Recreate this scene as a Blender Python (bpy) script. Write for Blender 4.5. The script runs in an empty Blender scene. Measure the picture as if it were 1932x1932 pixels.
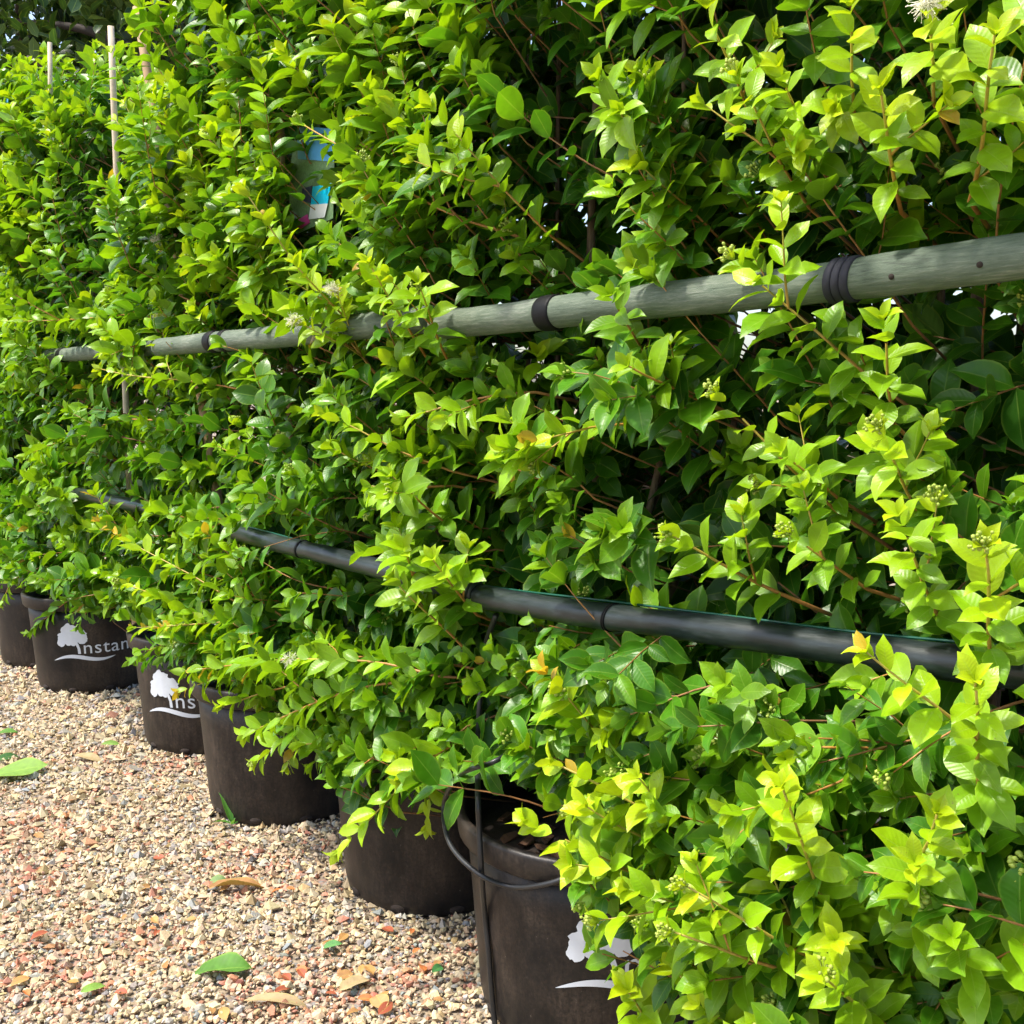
import bpy, bmesh, math, random
import numpy as np
from mathutils import Vector, Matrix

rng = np.random.default_rng(11)
random.seed(5)
sc = bpy.context.scene
COL = sc.collection
rad = math.radians

# ------------------------------------------------------------------ camera
PX = 1932.0                       # photo measured on a 1932 px square
FOC = 1932.0
PITCH = rad(6.5)
CAMH = 1.40
cam_d = bpy.data.cameras.new('camera')
cam_d.sensor_width = 36; cam_d.lens = 36 * FOC / PX
cam_d.clip_start = 0.02; cam_d.clip_end = 2000
cam = bpy.data.objects.new('camera', cam_d); COL.objects.link(cam)
cam.location = (0, 0, CAMH); cam.rotation_euler = (rad(90) - PITCH, 0, 0)
sc.camera = cam

# ------------------------------------------------------------------ light
SUN_EL = rad(61)
SUN_DIR = Vector((-0.92, -0.22, 0)).normalized() * math.cos(SUN_EL) + Vector((0, 0, math.sin(SUN_EL)))
w = bpy.data.worlds.new('World'); sc.world = w; w.use_nodes = True
nt = w.node_tree
sky = nt.nodes.new('ShaderNodeTexSky'); sky.sky_type = 'NISHITA'; sky.sun_disc = False
sky.sun_elevation = SUN_EL
sky.sun_rotation = math.atan2(SUN_DIR.x, SUN_DIR.y)
sky.air_density = 1.0; sky.dust_density = 3.0; sky.ozone_density = 0.6
bg = nt.nodes['Background']; bg.inputs['Strength'].default_value = 0.15
nt.links.new(sky.outputs[0], bg.inputs[0])
sun_d = bpy.data.lights.new('sun', 'SUN'); sun_d.energy = 2.6; sun_d.angle = rad(5); sun_d.color = (1.0, 0.95, 0.86)
sun = bpy.data.objects.new('sun', sun_d); COL.objects.link(sun)
sun.rotation_euler = SUN_DIR.to_track_quat('Z', 'Y').to_euler()
sun.location = (-4, -3, 8)
sc.view_settings.view_transform = 'Standard'; sc.view_settings.look = 'None'
sc.view_settings.exposure = 1.32; sc.view_settings.gamma = 1.0
sc.view_settings.use_curve_mapping = False
sc.render.engine = 'CYCLES'
sc.cycles.max_bounces = 6; sc.cycles.diffuse_bounces = 4; sc.cycles.glossy_bounces = 2
sc.cycles.transmission_bounces = 4; sc.cycles.transparent_max_bounces = 2
sc.cycles.use_light_tree = False
sc.cycles.use_adaptive_sampling = True; sc.cycles.adaptive_threshold = 0.03
sc.cycles.sample_clamp_indirect = 6.0

# ------------------------------------------------------------------ row frame
PSI = rad(39.7)
RV = np.array([-math.sin(PSI), math.cos(PSI), 0.0])      # along the row, away from the camera
NV = np.array([-math.cos(PSI), -math.sin(PSI), 0.0])     # out of the hedge, towards the path
ZV = np.array([0.0, 0.0, 1.0])
D0 = 1.80                                                # row centre line to camera

def W(s, d, h):
    return (d - D0) * NV + s * RV + h * ZV
def ray(x, y):
    u = (x - PX / 2) / FOC; v = (y - PX / 2) / FOC
    return np.array([u, math.cos(PITCH) - v * math.sin(PITCH), -(v * math.cos(PITCH) + math.sin(PITCH))])
def on_d(x, y, d):
    r = ray(x, y); t = (d - D0) / (r @ NV)
    return np.array([0, 0, CAMH]) + t * r
def on_h(x, y, h=0.0):
    r = ray(x, y); t = (h - CAMH) / r[2]
    return np.array([0, 0, CAMH]) + t * r
def sdh(p):
    p = np.asarray(p)
    return np.stack([p @ RV, p @ NV + D0, p[..., 2]], -1)
def project(P):
    P = np.asarray(P, float)
    x = P[..., 0]; y = P[..., 1]; z = P[..., 2] - CAMH
    depth = y * math.cos(PITCH) - z * math.sin(PITCH)
    upc = y * math.sin(PITCH) + z * math.cos(PITCH)
    depth_s = np.where(depth > 0.05, depth, 0.05)
    return PX / 2 + FOC * x / depth_s, PX / 2 - FOC * upc / depth_s, depth

# ------------------------------------------------------------------ materials
def mat(name):
    m = bpy.data.materials.new(name); m.use_nodes = True
    nt = m.node_tree
    return m, nt, nt.nodes['Principled BSDF'], nt.nodes['Material Output']
def N(nt, t, **kw):
    n = nt.nodes.new(t)
    for k, v in kw.items(): setattr(n, k, v)
    return n
def math_n(nt, op, a, b=None, c=None, clamp=False):
    n = N(nt, 'ShaderNodeMath', operation=op); n.use_clamp = clamp
    for i, v in enumerate((a, b, c)):
        if v is None: continue
        if isinstance(v, (int, float)): n.inputs[i].default_value = v
        else: nt.links.new(v, n.inputs[i])
    return n.outputs[0]
def mixc(nt, fac, a, b, mode='MIX'):
    n = N(nt, 'ShaderNodeMix', data_type='RGBA', blend_type=mode)
    for s, v in ((n.inputs['Factor'], fac), (n.inputs[6], a), (n.inputs[7], b)):
        if isinstance(v, (int, float)): s.default_value = v
        elif isinstance(v, tuple): s.default_value = v if len(v) == 4 else v + (1,)
        else: nt.links.new(v, s)
    return n.outputs[2]
def ramp(nt, fac, stops):
    n = N(nt, 'ShaderNodeValToRGB'); el = n.color_ramp.elements
    while len(el) > 1: el.remove(el[0])
    for i, (p, c) in enumerate(stops):
        e = el[0] if i == 0 else el.new(p)
        e.position = p; e.color = tuple(c) + (1,) if len(c) == 3 else c
    nt.links.new(fac, n.inputs[0])
    return n.outputs[0]
def noise(nt, vec, scale, detail=4, rough=0.55, out=0):
    n = N(nt, 'ShaderNodeTexNoise'); n.inputs['Scale'].default_value = scale
    n.inputs['Detail'].default_value = detail; n.inputs['Roughness'].default_value = rough
    if vec is not None: nt.links.new(vec, n.inputs['Vector'])
    return n.outputs[out]
def mapping(nt, vec, scale):
    n = N(nt, 'ShaderNodeMapping'); n.inputs['Scale'].default_value = scale
    nt.links.new(vec, n.inputs['Vector']); return n.outputs[0]
def bump(nt, h, strength, dist, normal_in):
    b = N(nt, 'ShaderNodeBump'); b.inputs['Strength'].default_value = strength
    b.inputs['Distance'].default_value = dist
    nt.links.new(h, b.inputs['Height']); nt.links.new(b.outputs[0], normal_in)

def leaf_material(name, source, gloss=0.34, trans=0.36):
    m, nt, p, out = mat(name)
    if source == 'object':
        oi = N(nt, 'ShaderNodeObjectInfo'); c = oi.outputs['Color']
    else:
        a = N(nt, 'ShaderNodeAttribute', attribute_name='leafcol'); c = a.outputs['Color']
    uv = N(nt, 'ShaderNodeUVMap', uv_map='UVMap')
    sep = N(nt, 'ShaderNodeSeparateXYZ'); nt.links.new(uv.outputs[0], sep.inputs[0])
    u = sep.outputs[0]; v = math_n(nt, 'ABSOLUTE', math_n(nt, 'MULTIPLY_ADD', sep.outputs[1], 2.0, -1.0))
    rib = math_n(nt, 'SUBTRACT', 1.0, math_n(nt, 'DIVIDE', v, 0.07), clamp=True)
    edge = math_n(nt, 'MULTIPLY', math_n(nt, 'SUBTRACT', v, 0.86, clamp=True), 5.0, clamp=True)
    geo = N(nt, 'ShaderNodeNewGeometry')
    nz = noise(nt, geo.outputs['Position'], 55, 1)
    nzb = math_n(nt, 'MULTIPLY_ADD', nz, 0.5, 0.75)
    c1 = mixc(nt, 1.0, c, nzb, 'MULTIPLY')
    pale = mixc(nt, 0.45, c1, (0.34, 0.50, 0.08))
    pale_e = mixc(nt, 0.40, c1, (0.50, 0.62, 0.08))
    c2 = mixc(nt, math_n(nt, 'MULTIPLY', rib, 0.8), c1, pale)
    c3 = mixc(nt, math_n(nt, 'MULTIPLY', edge, 0.8), c2, pale_e)
    spot = noise(nt, geo.outputs['Position'], 240, 1)
    spot = math_n(nt, 'MULTIPLY', math_n(nt, 'SUBTRACT', spot, 0.73, clamp=True), 14.0, clamp=True)
    c3 = mixc(nt, math_n(nt, 'MULTIPLY', spot, 0.55), c3, (0.16, 0.10, 0.03))
    # duller, paler underside of the blade
    under = mixc(nt, 0.35, c3, (0.17, 0.28, 0.04))
    c4 = mixc(nt, geo.outputs['Backfacing'], c3, under)
    nt.links.new(c4, p.inputs['Base Color'])
    rgh = math_n(nt, 'MULTIPLY_ADD', nz, 0.34, gloss - 0.14)
    rgh = math_n(nt, 'MULTIPLY_ADD', geo.outputs['Backfacing'], 0.25, rgh)
    nt.links.new(rgh, p.inputs['Roughness'])
    p.inputs['Specular IOR Level'].default_value = 0.38
    # side veins
    vv = math_n(nt, 'SINE', math_n(nt, 'MULTIPLY', math_n(nt, 'SUBTRACT', u, math_n(nt, 'MULTIPLY', v, 0.16)), 62.0))
    hh = math_n(nt, 'ADD', math_n(nt, 'MULTIPLY', vv, 0.30), math_n(nt, 'MULTIPLY', rib, -1.6))
    bump(nt, hh, 0.20, 0.0012, p.inputs['Normal'])
    tr = N(nt, 'ShaderNodeBsdfTranslucent')
    tc = mixc(nt, 1.0, c3, (1.35, 1.25, 0.55), 'MULTIPLY')
    nt.links.new(tc, tr.inputs[0])
    mx = N(nt, 'ShaderNodeMixShader'); mx.inputs[0].default_value = trans
    nt.links.new(p.outputs[0], mx.inputs[1]); nt.links.new(tr.outputs[0], mx.inputs[2])
    nt.links.new(mx.outputs[0], out.inputs[0])
    return m
M_LEAF_O = leaf_material('glossy_leaf_single', 'object')
M_LEAF_A = leaf_material('glossy_leaf_mass', 'attr')
M_DRY = leaf_material('fallen_leaf', 'object', 0.6, 0.15)

def twig_material():
    m, nt, p, out = mat('twig')
    a = N(nt, 'ShaderNodeAttribute', attribute_name='twigage')
    geo = N(nt, 'ShaderNodeNewGeometry')
    n = noise(nt, geo.outputs['Position'], 160, 3)
    c = ramp(nt, a.outputs['Fac'], [(0, (0.12, 0.075, 0.045)), (0.45, (0.26, 0.12, 0.045)), (0.85, (0.42, 0.19, 0.04)), (1.0, (0.40, 0.32, 0.05))])
    c = mixc(nt, 1.0, c, math_n(nt, 'MULTIPLY_ADD', n, 0.8, 0.6), 'MULTIPLY')
    nt.links.new(c, p.inputs['Base Color']); p.inputs['Roughness'].default_value = 0.5
    bump(nt, n, 0.4, 0.001, p.inputs['Normal'])
    return m
M_TWIG = twig_material()

def bark_material(name, c1, c2):
    m, nt, p, out = mat(name)
    tc = N(nt, 'ShaderNodeTexCoord')
    mp = mapping(nt, tc.outputs['Object'], (40, 40, 6))
    n = noise(nt, mp, 3, 6, 0.65)
    c = ramp(nt, n, [(0.3, c1), (0.7, c2)])
    nt.links.new(c, p.inputs['Base Color']); p.inputs['Roughness'].default_value = 0.85
    bump(nt, n, 0.7, 0.004, p.inputs['Normal'])
    return m
M_BARK = bark_material('shrub_bark', (0.10, 0.065, 0.045), (0.26, 0.18, 0.12))
M_TREEBARK = bark_material('tree_bark', (0.03, 0.024, 0.02), (0.09, 0.07, 0.055))

def pot_material():
    m, nt, p, out = mat('black_pot_plastic')
    tc = N(nt, 'ShaderNodeTexCoord'); ob = tc.outputs['Object']
    streak = noise(nt, mapping(nt, ob, (26, 26, 5.0)), 2.2, 6, 0.75)
    blot = noise(nt, ob, 5.5, 5, 0.62)
    fine = noise(nt, ob, 120, 4, 0.7)
    d = math_n(nt, 'MULTIPLY', math_n(nt, 'MULTIPLY_ADD', streak, 1.8, -0.45, clamp=True), math_n(nt, 'MULTIPLY_ADD', blot, 3.2, -1.1, clamp=True))
    d = math_n(nt, 'MULTIPLY', d, math_n(nt, 'MULTIPLY_ADD', fine, 2.6, -0.60, clamp=True), clamp=True)
    d = math_n(nt, 'MULTIPLY_ADD', d, 0.95, 0.0, clamp=True)
    c = mixc(nt, d, (0.006, 0.006, 0.007), (0.105, 0.075, 0.053))
    spk = math_n(nt, 'MULTIPLY', math_n(nt, 'SUBTRACT', fine, 0.68, clamp=True), 9.0, clamp=True)
    c = mixc(nt, math_n(nt, 'MULTIPLY', spk, 0.5), c, (0.30, 0.26, 0.22))
    nt.links.new(c, p.inputs['Base Color'])
    nt.links.new(math_n(nt, 'MULTIPLY_ADD', d, 0.4, 0.40, clamp=True), p.inputs['Roughness']); p.inputs['Specular IOR Level'].default_value = 0.3
    bump(nt, fine, 0.25, 0.0015, p.inputs['Normal'])
    return m
M_POT = pot_material()

def simple(name, col, rough=0.5, var=0.0, nscale=40, bumpd=0.0, metallic=0.0):
    m, nt, p, out = mat(name)
    p.inputs['Roughness'].default_value = rough; p.inputs['Metallic'].default_value = metallic
    tc = N(nt, 'ShaderNodeTexCoord')
    n = noise(nt, tc.outputs['Object'], nscale, 4)
    c = mixc(nt, 1.0, col, math_n(nt, 'MULTIPLY_ADD', n, 2 * var, 1 - var), 'MULTIPLY')
    nt.links.new(c, p.inputs['Base Color'])
    if bumpd: bump(nt, n, 0.5, bumpd, p.inputs['Normal'])
    return m
M_PRINT = simple('white_print', (0.60, 0.64, 0.70), 0.5, 0.06, 60)
M_SOIL = simple('potting_soil', (0.035, 0.024, 0.018), 0.95, 0.5, 60, 0.01)
M_CHIP = simple('bark_chip', (0.13, 0.065, 0.035), 0.85, 0.4, 50, 0.002)
M_HOSE = simple('black_hose', (0.016, 0.017, 0.019), 0.38, 0.3, 70, 0.0006)
M_TIE = simple('black_rubber_tie', (0.006, 0.006, 0.007), 0.55, 0.35, 120, 0.0008)
M_TIEG = simple('grey_rubber_tie', (0.030, 0.030, 0.040), 0.6, 0.3, 120, 0.0008)
for m_ in (M_TIE, M_TIEG): m_.node_tree.nodes['Principled BSDF'].inputs['Specular IOR Level'].default_value = 0.15
M_HOLE = simple('bored_hole', (0.02, 0.012, 0.008), 0.9, 0.2)
M_WIRE = simple('green_wire', (0.006, 0.075, 0.045), 0.35, 0.2)
M_STAKE = simple('pale_wood', (0.52, 0.43, 0.30), 0.75, 0.3, 35, 0.001)
M_STAKE2 = simple('tan_wood', (0.34, 0.22, 0.11), 0.75, 0.35, 35, 0.001)
M_BUD = simple('flower_bud', (0.30, 0.38, 0.05), 0.5, 0.25, 120)
M_STAMEN = simple('cream_stamen', (0.80, 0.78, 0.58), 0.7, 0.08, 50)
M_BLUE = simple('label_blue', (0.10, 0.36, 0.72), 0.35, 0.15, 30)
M_CYAN = simple('label_cyan', (0.0, 0.50, 0.80), 0.35, 0.05)
M_WHITE = simple('label_white', (0.78, 0.78, 0.78), 0.4, 0.05)
M_PINK = simple('label_pink', (0.62, 0.06, 0.28), 0.4, 0.2, 30)
M_PHOTO = simple('label_photo', (0.16, 0.26, 0.12), 0.4, 0.7, 160)
M_NAVY = simple('label_navy', (0.03, 0.03, 0.08), 0.4, 0.4, 90)

def pole_material():
    m, nt, p, out = mat('green_grey_timber')
    tc = N(nt, 'ShaderNodeTexCoord'); ob = tc.outputs['Object']
    grain = noise(nt, mapping(nt, ob, (12, 110, 110)), 2.0, 6, 0.75)
    blot = noise(nt, mapping(nt, ob, (3, 9, 9)), 1.5, 5, 0.6)
    f = math_n(nt, 'ADD', math_n(nt, 'MULTIPLY', grain, 0.55), math_n(nt, 'MULTIPLY', blot, 0.45))
    c = ramp(nt, f, [(0.34, (0.022, 0.034, 0.020)), (0.45, (0.066, 0.094, 0.060)), (0.55, (0.105, 0.135, 0.092)), (0.66, (0.20, 0.22, 0.17))])
    nt.links.new(c, p.inputs['Base Color']); p.inputs['Roughness'].default_value = 0.68
    bump(nt, grain, 0.8, 0.0022, p.inputs['Normal'])
    return m
M_POLE = pole_material()
def pipe_material():
    m, nt, p, out = mat('black_painted_pole')
    tc = N(nt, 'ShaderNodeTexCoord'); ob = tc.outputs['Object']
    blot = noise(nt, mapping(nt, ob, (5, 12, 12)), 2.0, 6, 0.7)
    fine = noise(nt, mapping(nt, ob, (18, 130, 130)), 2.0, 5, 0.7)
    f = math_n(nt, 'ADD', math_n(nt, 'MULTIPLY', blot, 0.6), math_n(nt, 'MULTIPLY', fine, 0.4))
    c = ramp(nt, f, [(0.35, (0.006, 0.010, 0.009)), (0.55, (0.016, 0.024, 0.024)), (0.68, (0.040, 0.05, 0.054)), (0.8, (0.10, 0.11, 0.11))])
    nt.links.new(c, p.inputs['Base Color'])
    nt.links.new(math_n(nt, 'MULTIPLY_ADD', fine, 0.3, 0.20), p.inputs['Roughness'])
    bump(nt, fine, 0.3, 0.0012, p.inputs['Normal'])
    return m
M_PIPE = pipe_material()

def ground_material():
    m, nt, p, out = mat('gravel_bed')
    geo = N(nt, 'ShaderNodeNewGeometry')
    vor = N(nt, 'ShaderNodeTexVoronoi'); vor.inputs['Scale'].default_value = 75
    nt.links.new(geo.outputs['Position'], vor.inputs['Vector'])
    sepc = N(nt, 'ShaderNodeSeparateColor'); nt.links.new(vor.outputs['Color'], sepc.inputs[0])
    c = ramp(nt, sepc.outputs[0], [(0, (0.36, 0.27, 0.17)), (0.35, (0.24, 0.19, 0.13)), (0.6, (0.42, 0.34, 0.24)), (0.8, (0.23, 0.22, 0.21)), (1.0, (0.40, 0.22, 0.15))])
    c = mixc(nt, 1.0, c, math_n(nt, 'MULTIPLY_ADD', noise(nt, geo.outputs['Position'], 2.5), 0.5, 0.6), 'MULTIPLY')
    nt.links.new(c, p.inputs['Base Color']); p.inputs['Roughness'].default_value = 0.9
    bump(nt, math_n(nt, 'SUBTRACT', 1.0, vor.outputs['Distance']), 0.8, 0.008, p.inputs['Normal'])
    return m
M_GROUND = ground_material()
def stone_material():
    m, nt, p, out = mat('crushed_stone')
    a = N(nt, 'ShaderNodeAttribute', attribute_name='stonecol')
    geo = N(nt, 'ShaderNodeNewGeometry')
    n = noise(nt, geo.outputs['Position'], 260, 4, 0.7)
    c = mixc(nt, 1.0, a.outputs['Color'], math_n(nt, 'MULTIPLY_ADD', n, 1.1, 0.45), 'MULTIPLY')
    nt.links.new(c, p.inputs['Base Color']); p.inputs['Roughness'].default_value = 0.8
    bump(nt, n, 0.5, 0.002, p.inputs['Normal'])
    return m
M_STONE = stone_material()

# ------------------------------------------------------------------ mesh helpers
def np_mesh(name, verts, quads, smooth=True, uv=None, attrs=None, mats=()):
    """verts (n,3), quads (m,k)"""
    me = bpy.data.meshes.new(name)
    verts = np.ascontiguousarray(verts, np.float32); quads = np.ascontiguousarray(quads, np.int32)
    k = quads.shape[1]; m = len(quads)
    me.vertices.add(len(verts)); me.vertices.foreach_set('co', verts.ravel())
    me.loops.add(m * k); me.loops.foreach_set('vertex_index', quads.ravel())
    me.polygons.add(m)
    me.polygons.foreach_set('loop_start', np.arange(0, m * k, k, dtype=np.int32))
    me.polygons.foreach_set('loop_total', np.full(m, k, np.int32))
    me.polygons.foreach_set('use_smooth', np.full(m, smooth, bool))
    if uv is not None:
        l = me.uv_layers.new(name='UVMap')
        l.data.foreach_set('uv', np.ascontiguousarray(uv[quads.ravel()], np.float32).ravel())
    for an, (kind, arr) in (attrs or {}).items():
        a = me.attributes.new(an, kind, 'POINT')
        arr = np.ascontiguousarray(arr, np.float32)
        a.data.foreach_set('color' if kind == 'FLOAT_COLOR' else 'value', arr.ravel())
    for mm in mats: me.materials.append(mm)
    me.update(calc_edges=True)
    return me
def link(name, data, parent=None, loc=None):
    o = bpy.data.objects.new(name, data); COL.objects.link(o)
    if parent is not None: o.parent = parent
    if loc is not None: o.location = loc
    return o
def tag(o, label, cat, group=None, kind=None):
    o['label'] = label; o['category'] = cat
    if group: o['group'] = group
    if kind: o['kind'] = kind
    return o
def empty(name, loc=(0, 0, 0)):
    o = link(name, None, None, loc); o.empty_display_size = 0.1
    return o
def bm_obj(name, bm, m, parent=None, loc=None, smooth=True):
    me = bpy.data.meshes.new(name); bm.to_mesh(me); bm.free()
    me.polygons.foreach_set('use_smooth', [smooth] * len(me.polygons))
    me.materials.append(m)
    return link(name, me, parent, loc)

def tube_arrays(pts, radii, sides=6, caps=True):
    pts = np.asarray(pts, float); n = len(pts)
    radii = np.broadcast_to(np.asarray(radii, float), (n,))
    tan = np.gradient(pts, axis=0); tan /= np.linalg.norm(tan, axis=1)[:, None] + 1e-12
    ref = np.array([0.0, 0, 1]) if abs(tan[0][2]) < 0.9 else np.array([1.0, 0, 0])
    a = np.cross(tan, ref); a /= np.linalg.norm(a, axis=1)[:, None] + 1e-9
    for i in range(1, n):
        v = a[i - 1] - tan[i] * (a[i - 1] @ tan[i]); a[i] = v / (np.linalg.norm(v) + 1e-9)
    b = np.cross(tan, a)
    th = np.linspace(0, 2 * math.pi, sides, endpoint=False)
    V = pts[:, None, :] + radii[:, None, None] * (np.cos(th)[None, :, None] * a[:, None, :] + np.sin(th)[None, :, None] * b[:, None, :])
    V = V.reshape(-1, 3)
    i = np.arange(n - 1)[:, None] * sides; j = np.arange(sides)[None, :]; j2 = (j + 1) % sides
    Q = np.stack([i + j, i + j2, i + sides + j2, i + sides + j], -1).reshape(-1, 4)
    if caps:
        c0 = len(V); V = np.vstack([V, pts[0], pts[-1]])
        jj = np.arange(sides); jn = (jj + 1) % sides
        e = (n - 1) * sides
        Q = np.vstack([Q, np.stack([jn, jj, np.full(sides, c0), np.full(sides, c0)], -1), np.stack([e + jj, e + jn, np.full(sides, c0 + 1), np.full(sides, c0 + 1)], -1)])
    return V, Q
def quads_to_mesh(name, V, Q, m, smooth=True, attrs=None):
    # cap fans are stored as quads with a doubled corner: build those as triangles
    tri = Q[:, 2] == Q[:, 3]
    if tri.any():
        me = bpy.data.meshes.new(name)
        faces = [tuple(q) for q in Q[~tri].tolist()] + [tuple(q[:3]) for q in Q[tri].tolist()]
        me.from_pydata(V.tolist(), [], faces)
        me.polygons.foreach_set('use_smooth', [smooth] * len(me.polygons))
        for an, (kind, arr) in (attrs or {}).items():
            a = me.attributes.new(an, kind, 'POINT'); a.data.foreach_set('value', np.ascontiguousarray(arr, np.float32))
        me.materials.append(m); me.update()
        return me
    return np_mesh(name, V, Q, smooth, None, attrs, (m,))
def tube_obj(name, pts, radii, m, parent=None, sides=10, origin=None):
    pts = np.asarray(pts, float)
    o0 = pts[0] if origin is None else np.asarray(origin, float)
    V, Q = tube_arrays(pts - o0, radii, sides)
    o = link(name, quads_to_mesh(name, V, Q, m), parent, None)
    if parent is None: o.location = o0
    else: o.location = Vector(o0) - parent.matrix_basis.translation
    return o
def spline(pts, n=24):
    P = np.asarray(pts, float); k = len(P)
    Q = np.vstack([2 * P[0] - P[1], P, 2 * P[-1] - P[-2]])
    out = []
    for i in range(k - 1):
        p0, p1, p2, p3 = Q[i:i + 4]
        for t in np.linspace(0, 1, n, endpoint=False):
            out.append(0.5 * (2 * p1 + (p2 - p0) * t + (2 * p0 - 5 * p1 + 4 * p2 - p3) * t * t + (3 * p1 - p0 - 3 * p2 + p3) * t ** 3))
    out.append(P[-1])
    return np.array(out)

# ------------------------------------------------------------------ ground
bm = bmesh.new()
bmesh.ops.create_grid(bm, x_segments=8, y_segments=8, size=300)
g = bm_obj('ground', bm, M_GROUND, None, (0, 0, 0)); g['kind'] = 'structure'

# gravel: loose crushed stone, uncountable
def make_gravel():
    ico_v = []
    t = (1 + 5 ** .5) / 2
    base = np.array([(-1, t, 0), (1, t, 0), (-1, -t, 0), (1, -t, 0), (0, -1, t), (0, 1, t), (0, -1, -t), (0, 1, -t), (t, 0, -1), (t, 0, 1), (-t, 0, -1), (-t, 0, 1)], float)
    base /= np.linalg.norm(base[0])
    F = np.array([(0, 11, 5), (0, 5, 1), (0, 1, 7), (0, 7, 10), (0, 10, 11), (1, 5, 9), (5, 11, 4), (11, 10, 2), (10, 7, 6), (7, 1, 8), (3, 9, 4), (3, 4, 2), (3, 2, 6), (3, 6, 8), (3, 8, 9), (4, 9, 5), (2, 4, 11), (6, 2, 10), (8, 6, 7), (9, 8, 1)])
    n = 200000
    s = rng.uniform(0.2, 9.5, n); d = rng.uniform(-0.75, 1.75, n)
    P = s[:, None] * RV + (d - D0)[:, None] * NV
    X, Y, dep = project(P)
    keep = (dep > 0.5) & (X > -260) & (X < 2100) & (Y < 2250)
    dist = np.linalg.norm(P, axis=1)
    pk = np.clip(2.6 / np.maximum(dist, 1.0), 0.0, 1.0)
    pk = np.where(d < -0.1, pk * 0.6, pk)
    keep &= rng.random(n) < pk
    P = P[keep]; d = d[keep]; dist = dist[keep]; s = s[keep]
    n = len(P)
    size = rng.lognormal(math.log(0.0062), 0.45, n).clip(0.0025, 0.018) * (0.9 + 0.10 * np.maximum(dist - 2, 0))
    sc3 = np.stack([np.ones(n), rng.uniform(0.6, 0.95, n), rng.uniform(0.35, 0.75, n)], -1) * size[:, None]
    a = rng.uniform(0, 2 * math.pi, n); tilt = rng.normal(0, 0.45, n); tb = rng.normal(0, 0.45, n)
    V = base[None] * (1 + rng.normal(0, 0.17, (n, 12, 1))) + rng.normal(0, 0.10, (n, 12, 3))
    V = V * sc3[:, None, :]
    ct, st = np.cos(tilt)[:, None], np.sin(tilt)[:, None]
    y = V[..., 1] * ct - V[..., 2] * st; z = V[..., 1] * st + V[..., 2] * ct; V[..., 1] = y; V[..., 2] = z
    ct, st = np.cos(tb)[:, None], np.sin(tb)[:, None]
    x = V[..., 0] * ct + V[..., 2] * st; z = -V[..., 0] * st + V[..., 2] * ct; V[..., 0] = x; V[..., 2] = z
    ca, sa = np.cos(a)[:, None], np.sin(a)[:, None]
    x = V[..., 0] * ca - V[..., 1] * sa; y = V[..., 0] * sa + V[..., 1] * ca; V[..., 0] = x; V[..., 1] = y
    lump = 0.006 * (np.sin(P[:, 0] * 9 + 1) * np.cos(P[:, 1] * 8) + 1)
    V += np.stack([P[:, 0], P[:, 1], rng.uniform(0.0, 0.006, n) + size * 0.2 + lump], -1)[:, None, :]
    pal = np.array([(0.50, 0.395, 0.235), (0.47, 0.37, 0.23), (0.56, 0.46, 0.30), (0.40, 0.285, 0.155), (0.33, 0.30, 0.25), (0.24, 0.24, 0.23), (0.43, 0.40, 0.34), (0.42, 0.19, 0.11), (0.48, 0.33, 0.22)])
    k = rng.choice(9, n, p=[.26, .22, .14, .12, .09, .05, .08, .02, .02])
    pink = np.zeros(n)
    for (cx, cy, r) in [(30, 1570, 0.24), (470, 1645, 0.17), (110, 1850, 0.20), (250, 1790, 0.14), (30, 1660, 0.16), (560, 1890, 0.2), (760, 1850, 0.13), (330, 1450, 0.14), (180, 1430, 0.12)]:
        c = on_h(cx, cy); pink = np.maximum(pink, np.exp(-((P[:, 0] - c[0]) ** 2 + (P[:, 1] - c[1]) ** 2) / (r * r)))
    isp = rng.random(n) < pink * 0.58
    k = np.where(isp, rng.choice([7, 8], n), k)
    col = pal[k] * rng.uniform(0.80, 1.14, (n, 1)) + rng.normal(0, 0.012, (n, 3))
    col = np.clip(col, 0.03, 0.75)
    colv = np.ones((n, 12, 4)); colv[..., :3] = col[:, None, :]
    global NGRAVEL
    NGRAVEL = n
    near_ = dist < 2.55
    Vn = V[near_]; nn = len(Vn); f1 = (F[None] + (np.arange(nn) * 12)[:, None, None]).reshape(-1, 3)
    OC = [0, 3, 5, 6, 8, 11]      # six corners of each far stone
    oct_v = np.array([(1, 0, 0), (-1, 0, 0), (0, 1, 0), (0, -1, 0), (0, 0, 1), (0, 0, -1)], float)
    OF = np.array([(0, 2, 4), (2, 1, 4), (1, 3, 4), (3, 0, 4), (2, 0, 5), (1, 2, 5), (3, 1, 5), (0, 3, 5)])
    far_ = ~near_; nf = int(far_.sum()); cen = V[far_].mean(1); ext = (V[far_].max(1) - V[far_].min(1)) * 0.58
    rot = rng.uniform(0, 6.28, nf); Vo = oct_v[None] * (1 + rng.normal(0, .2, (nf, 6, 1))) + rng.normal(0, .25, (nf, 6, 3))
    x = Vo[..., 0] * np.cos(rot)[:, None] - Vo[..., 1] * np.sin(rot)[:, None]; y = Vo[..., 0] * np.sin(rot)[:, None] + Vo[..., 1] * np.cos(rot)[:, None]
    Vo = np.stack([x, y, Vo[..., 2]], -1) * ext[:, None, :] + cen[:, None, :]
    f2 = (OF[None] + (np.arange(nf) * 6)[:, None, None]).reshape(-1, 3) + nn * 12
    NGRAVEL = (len(f1) + len(f2)) // 20
    VV = np.vstack([Vn.reshape(-1, 3), Vo.reshape(-1, 3)]); CC = np.vstack([colv[near_].reshape(-1, 4), colv[far_][:, :6].reshape(-1, 4)])
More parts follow.
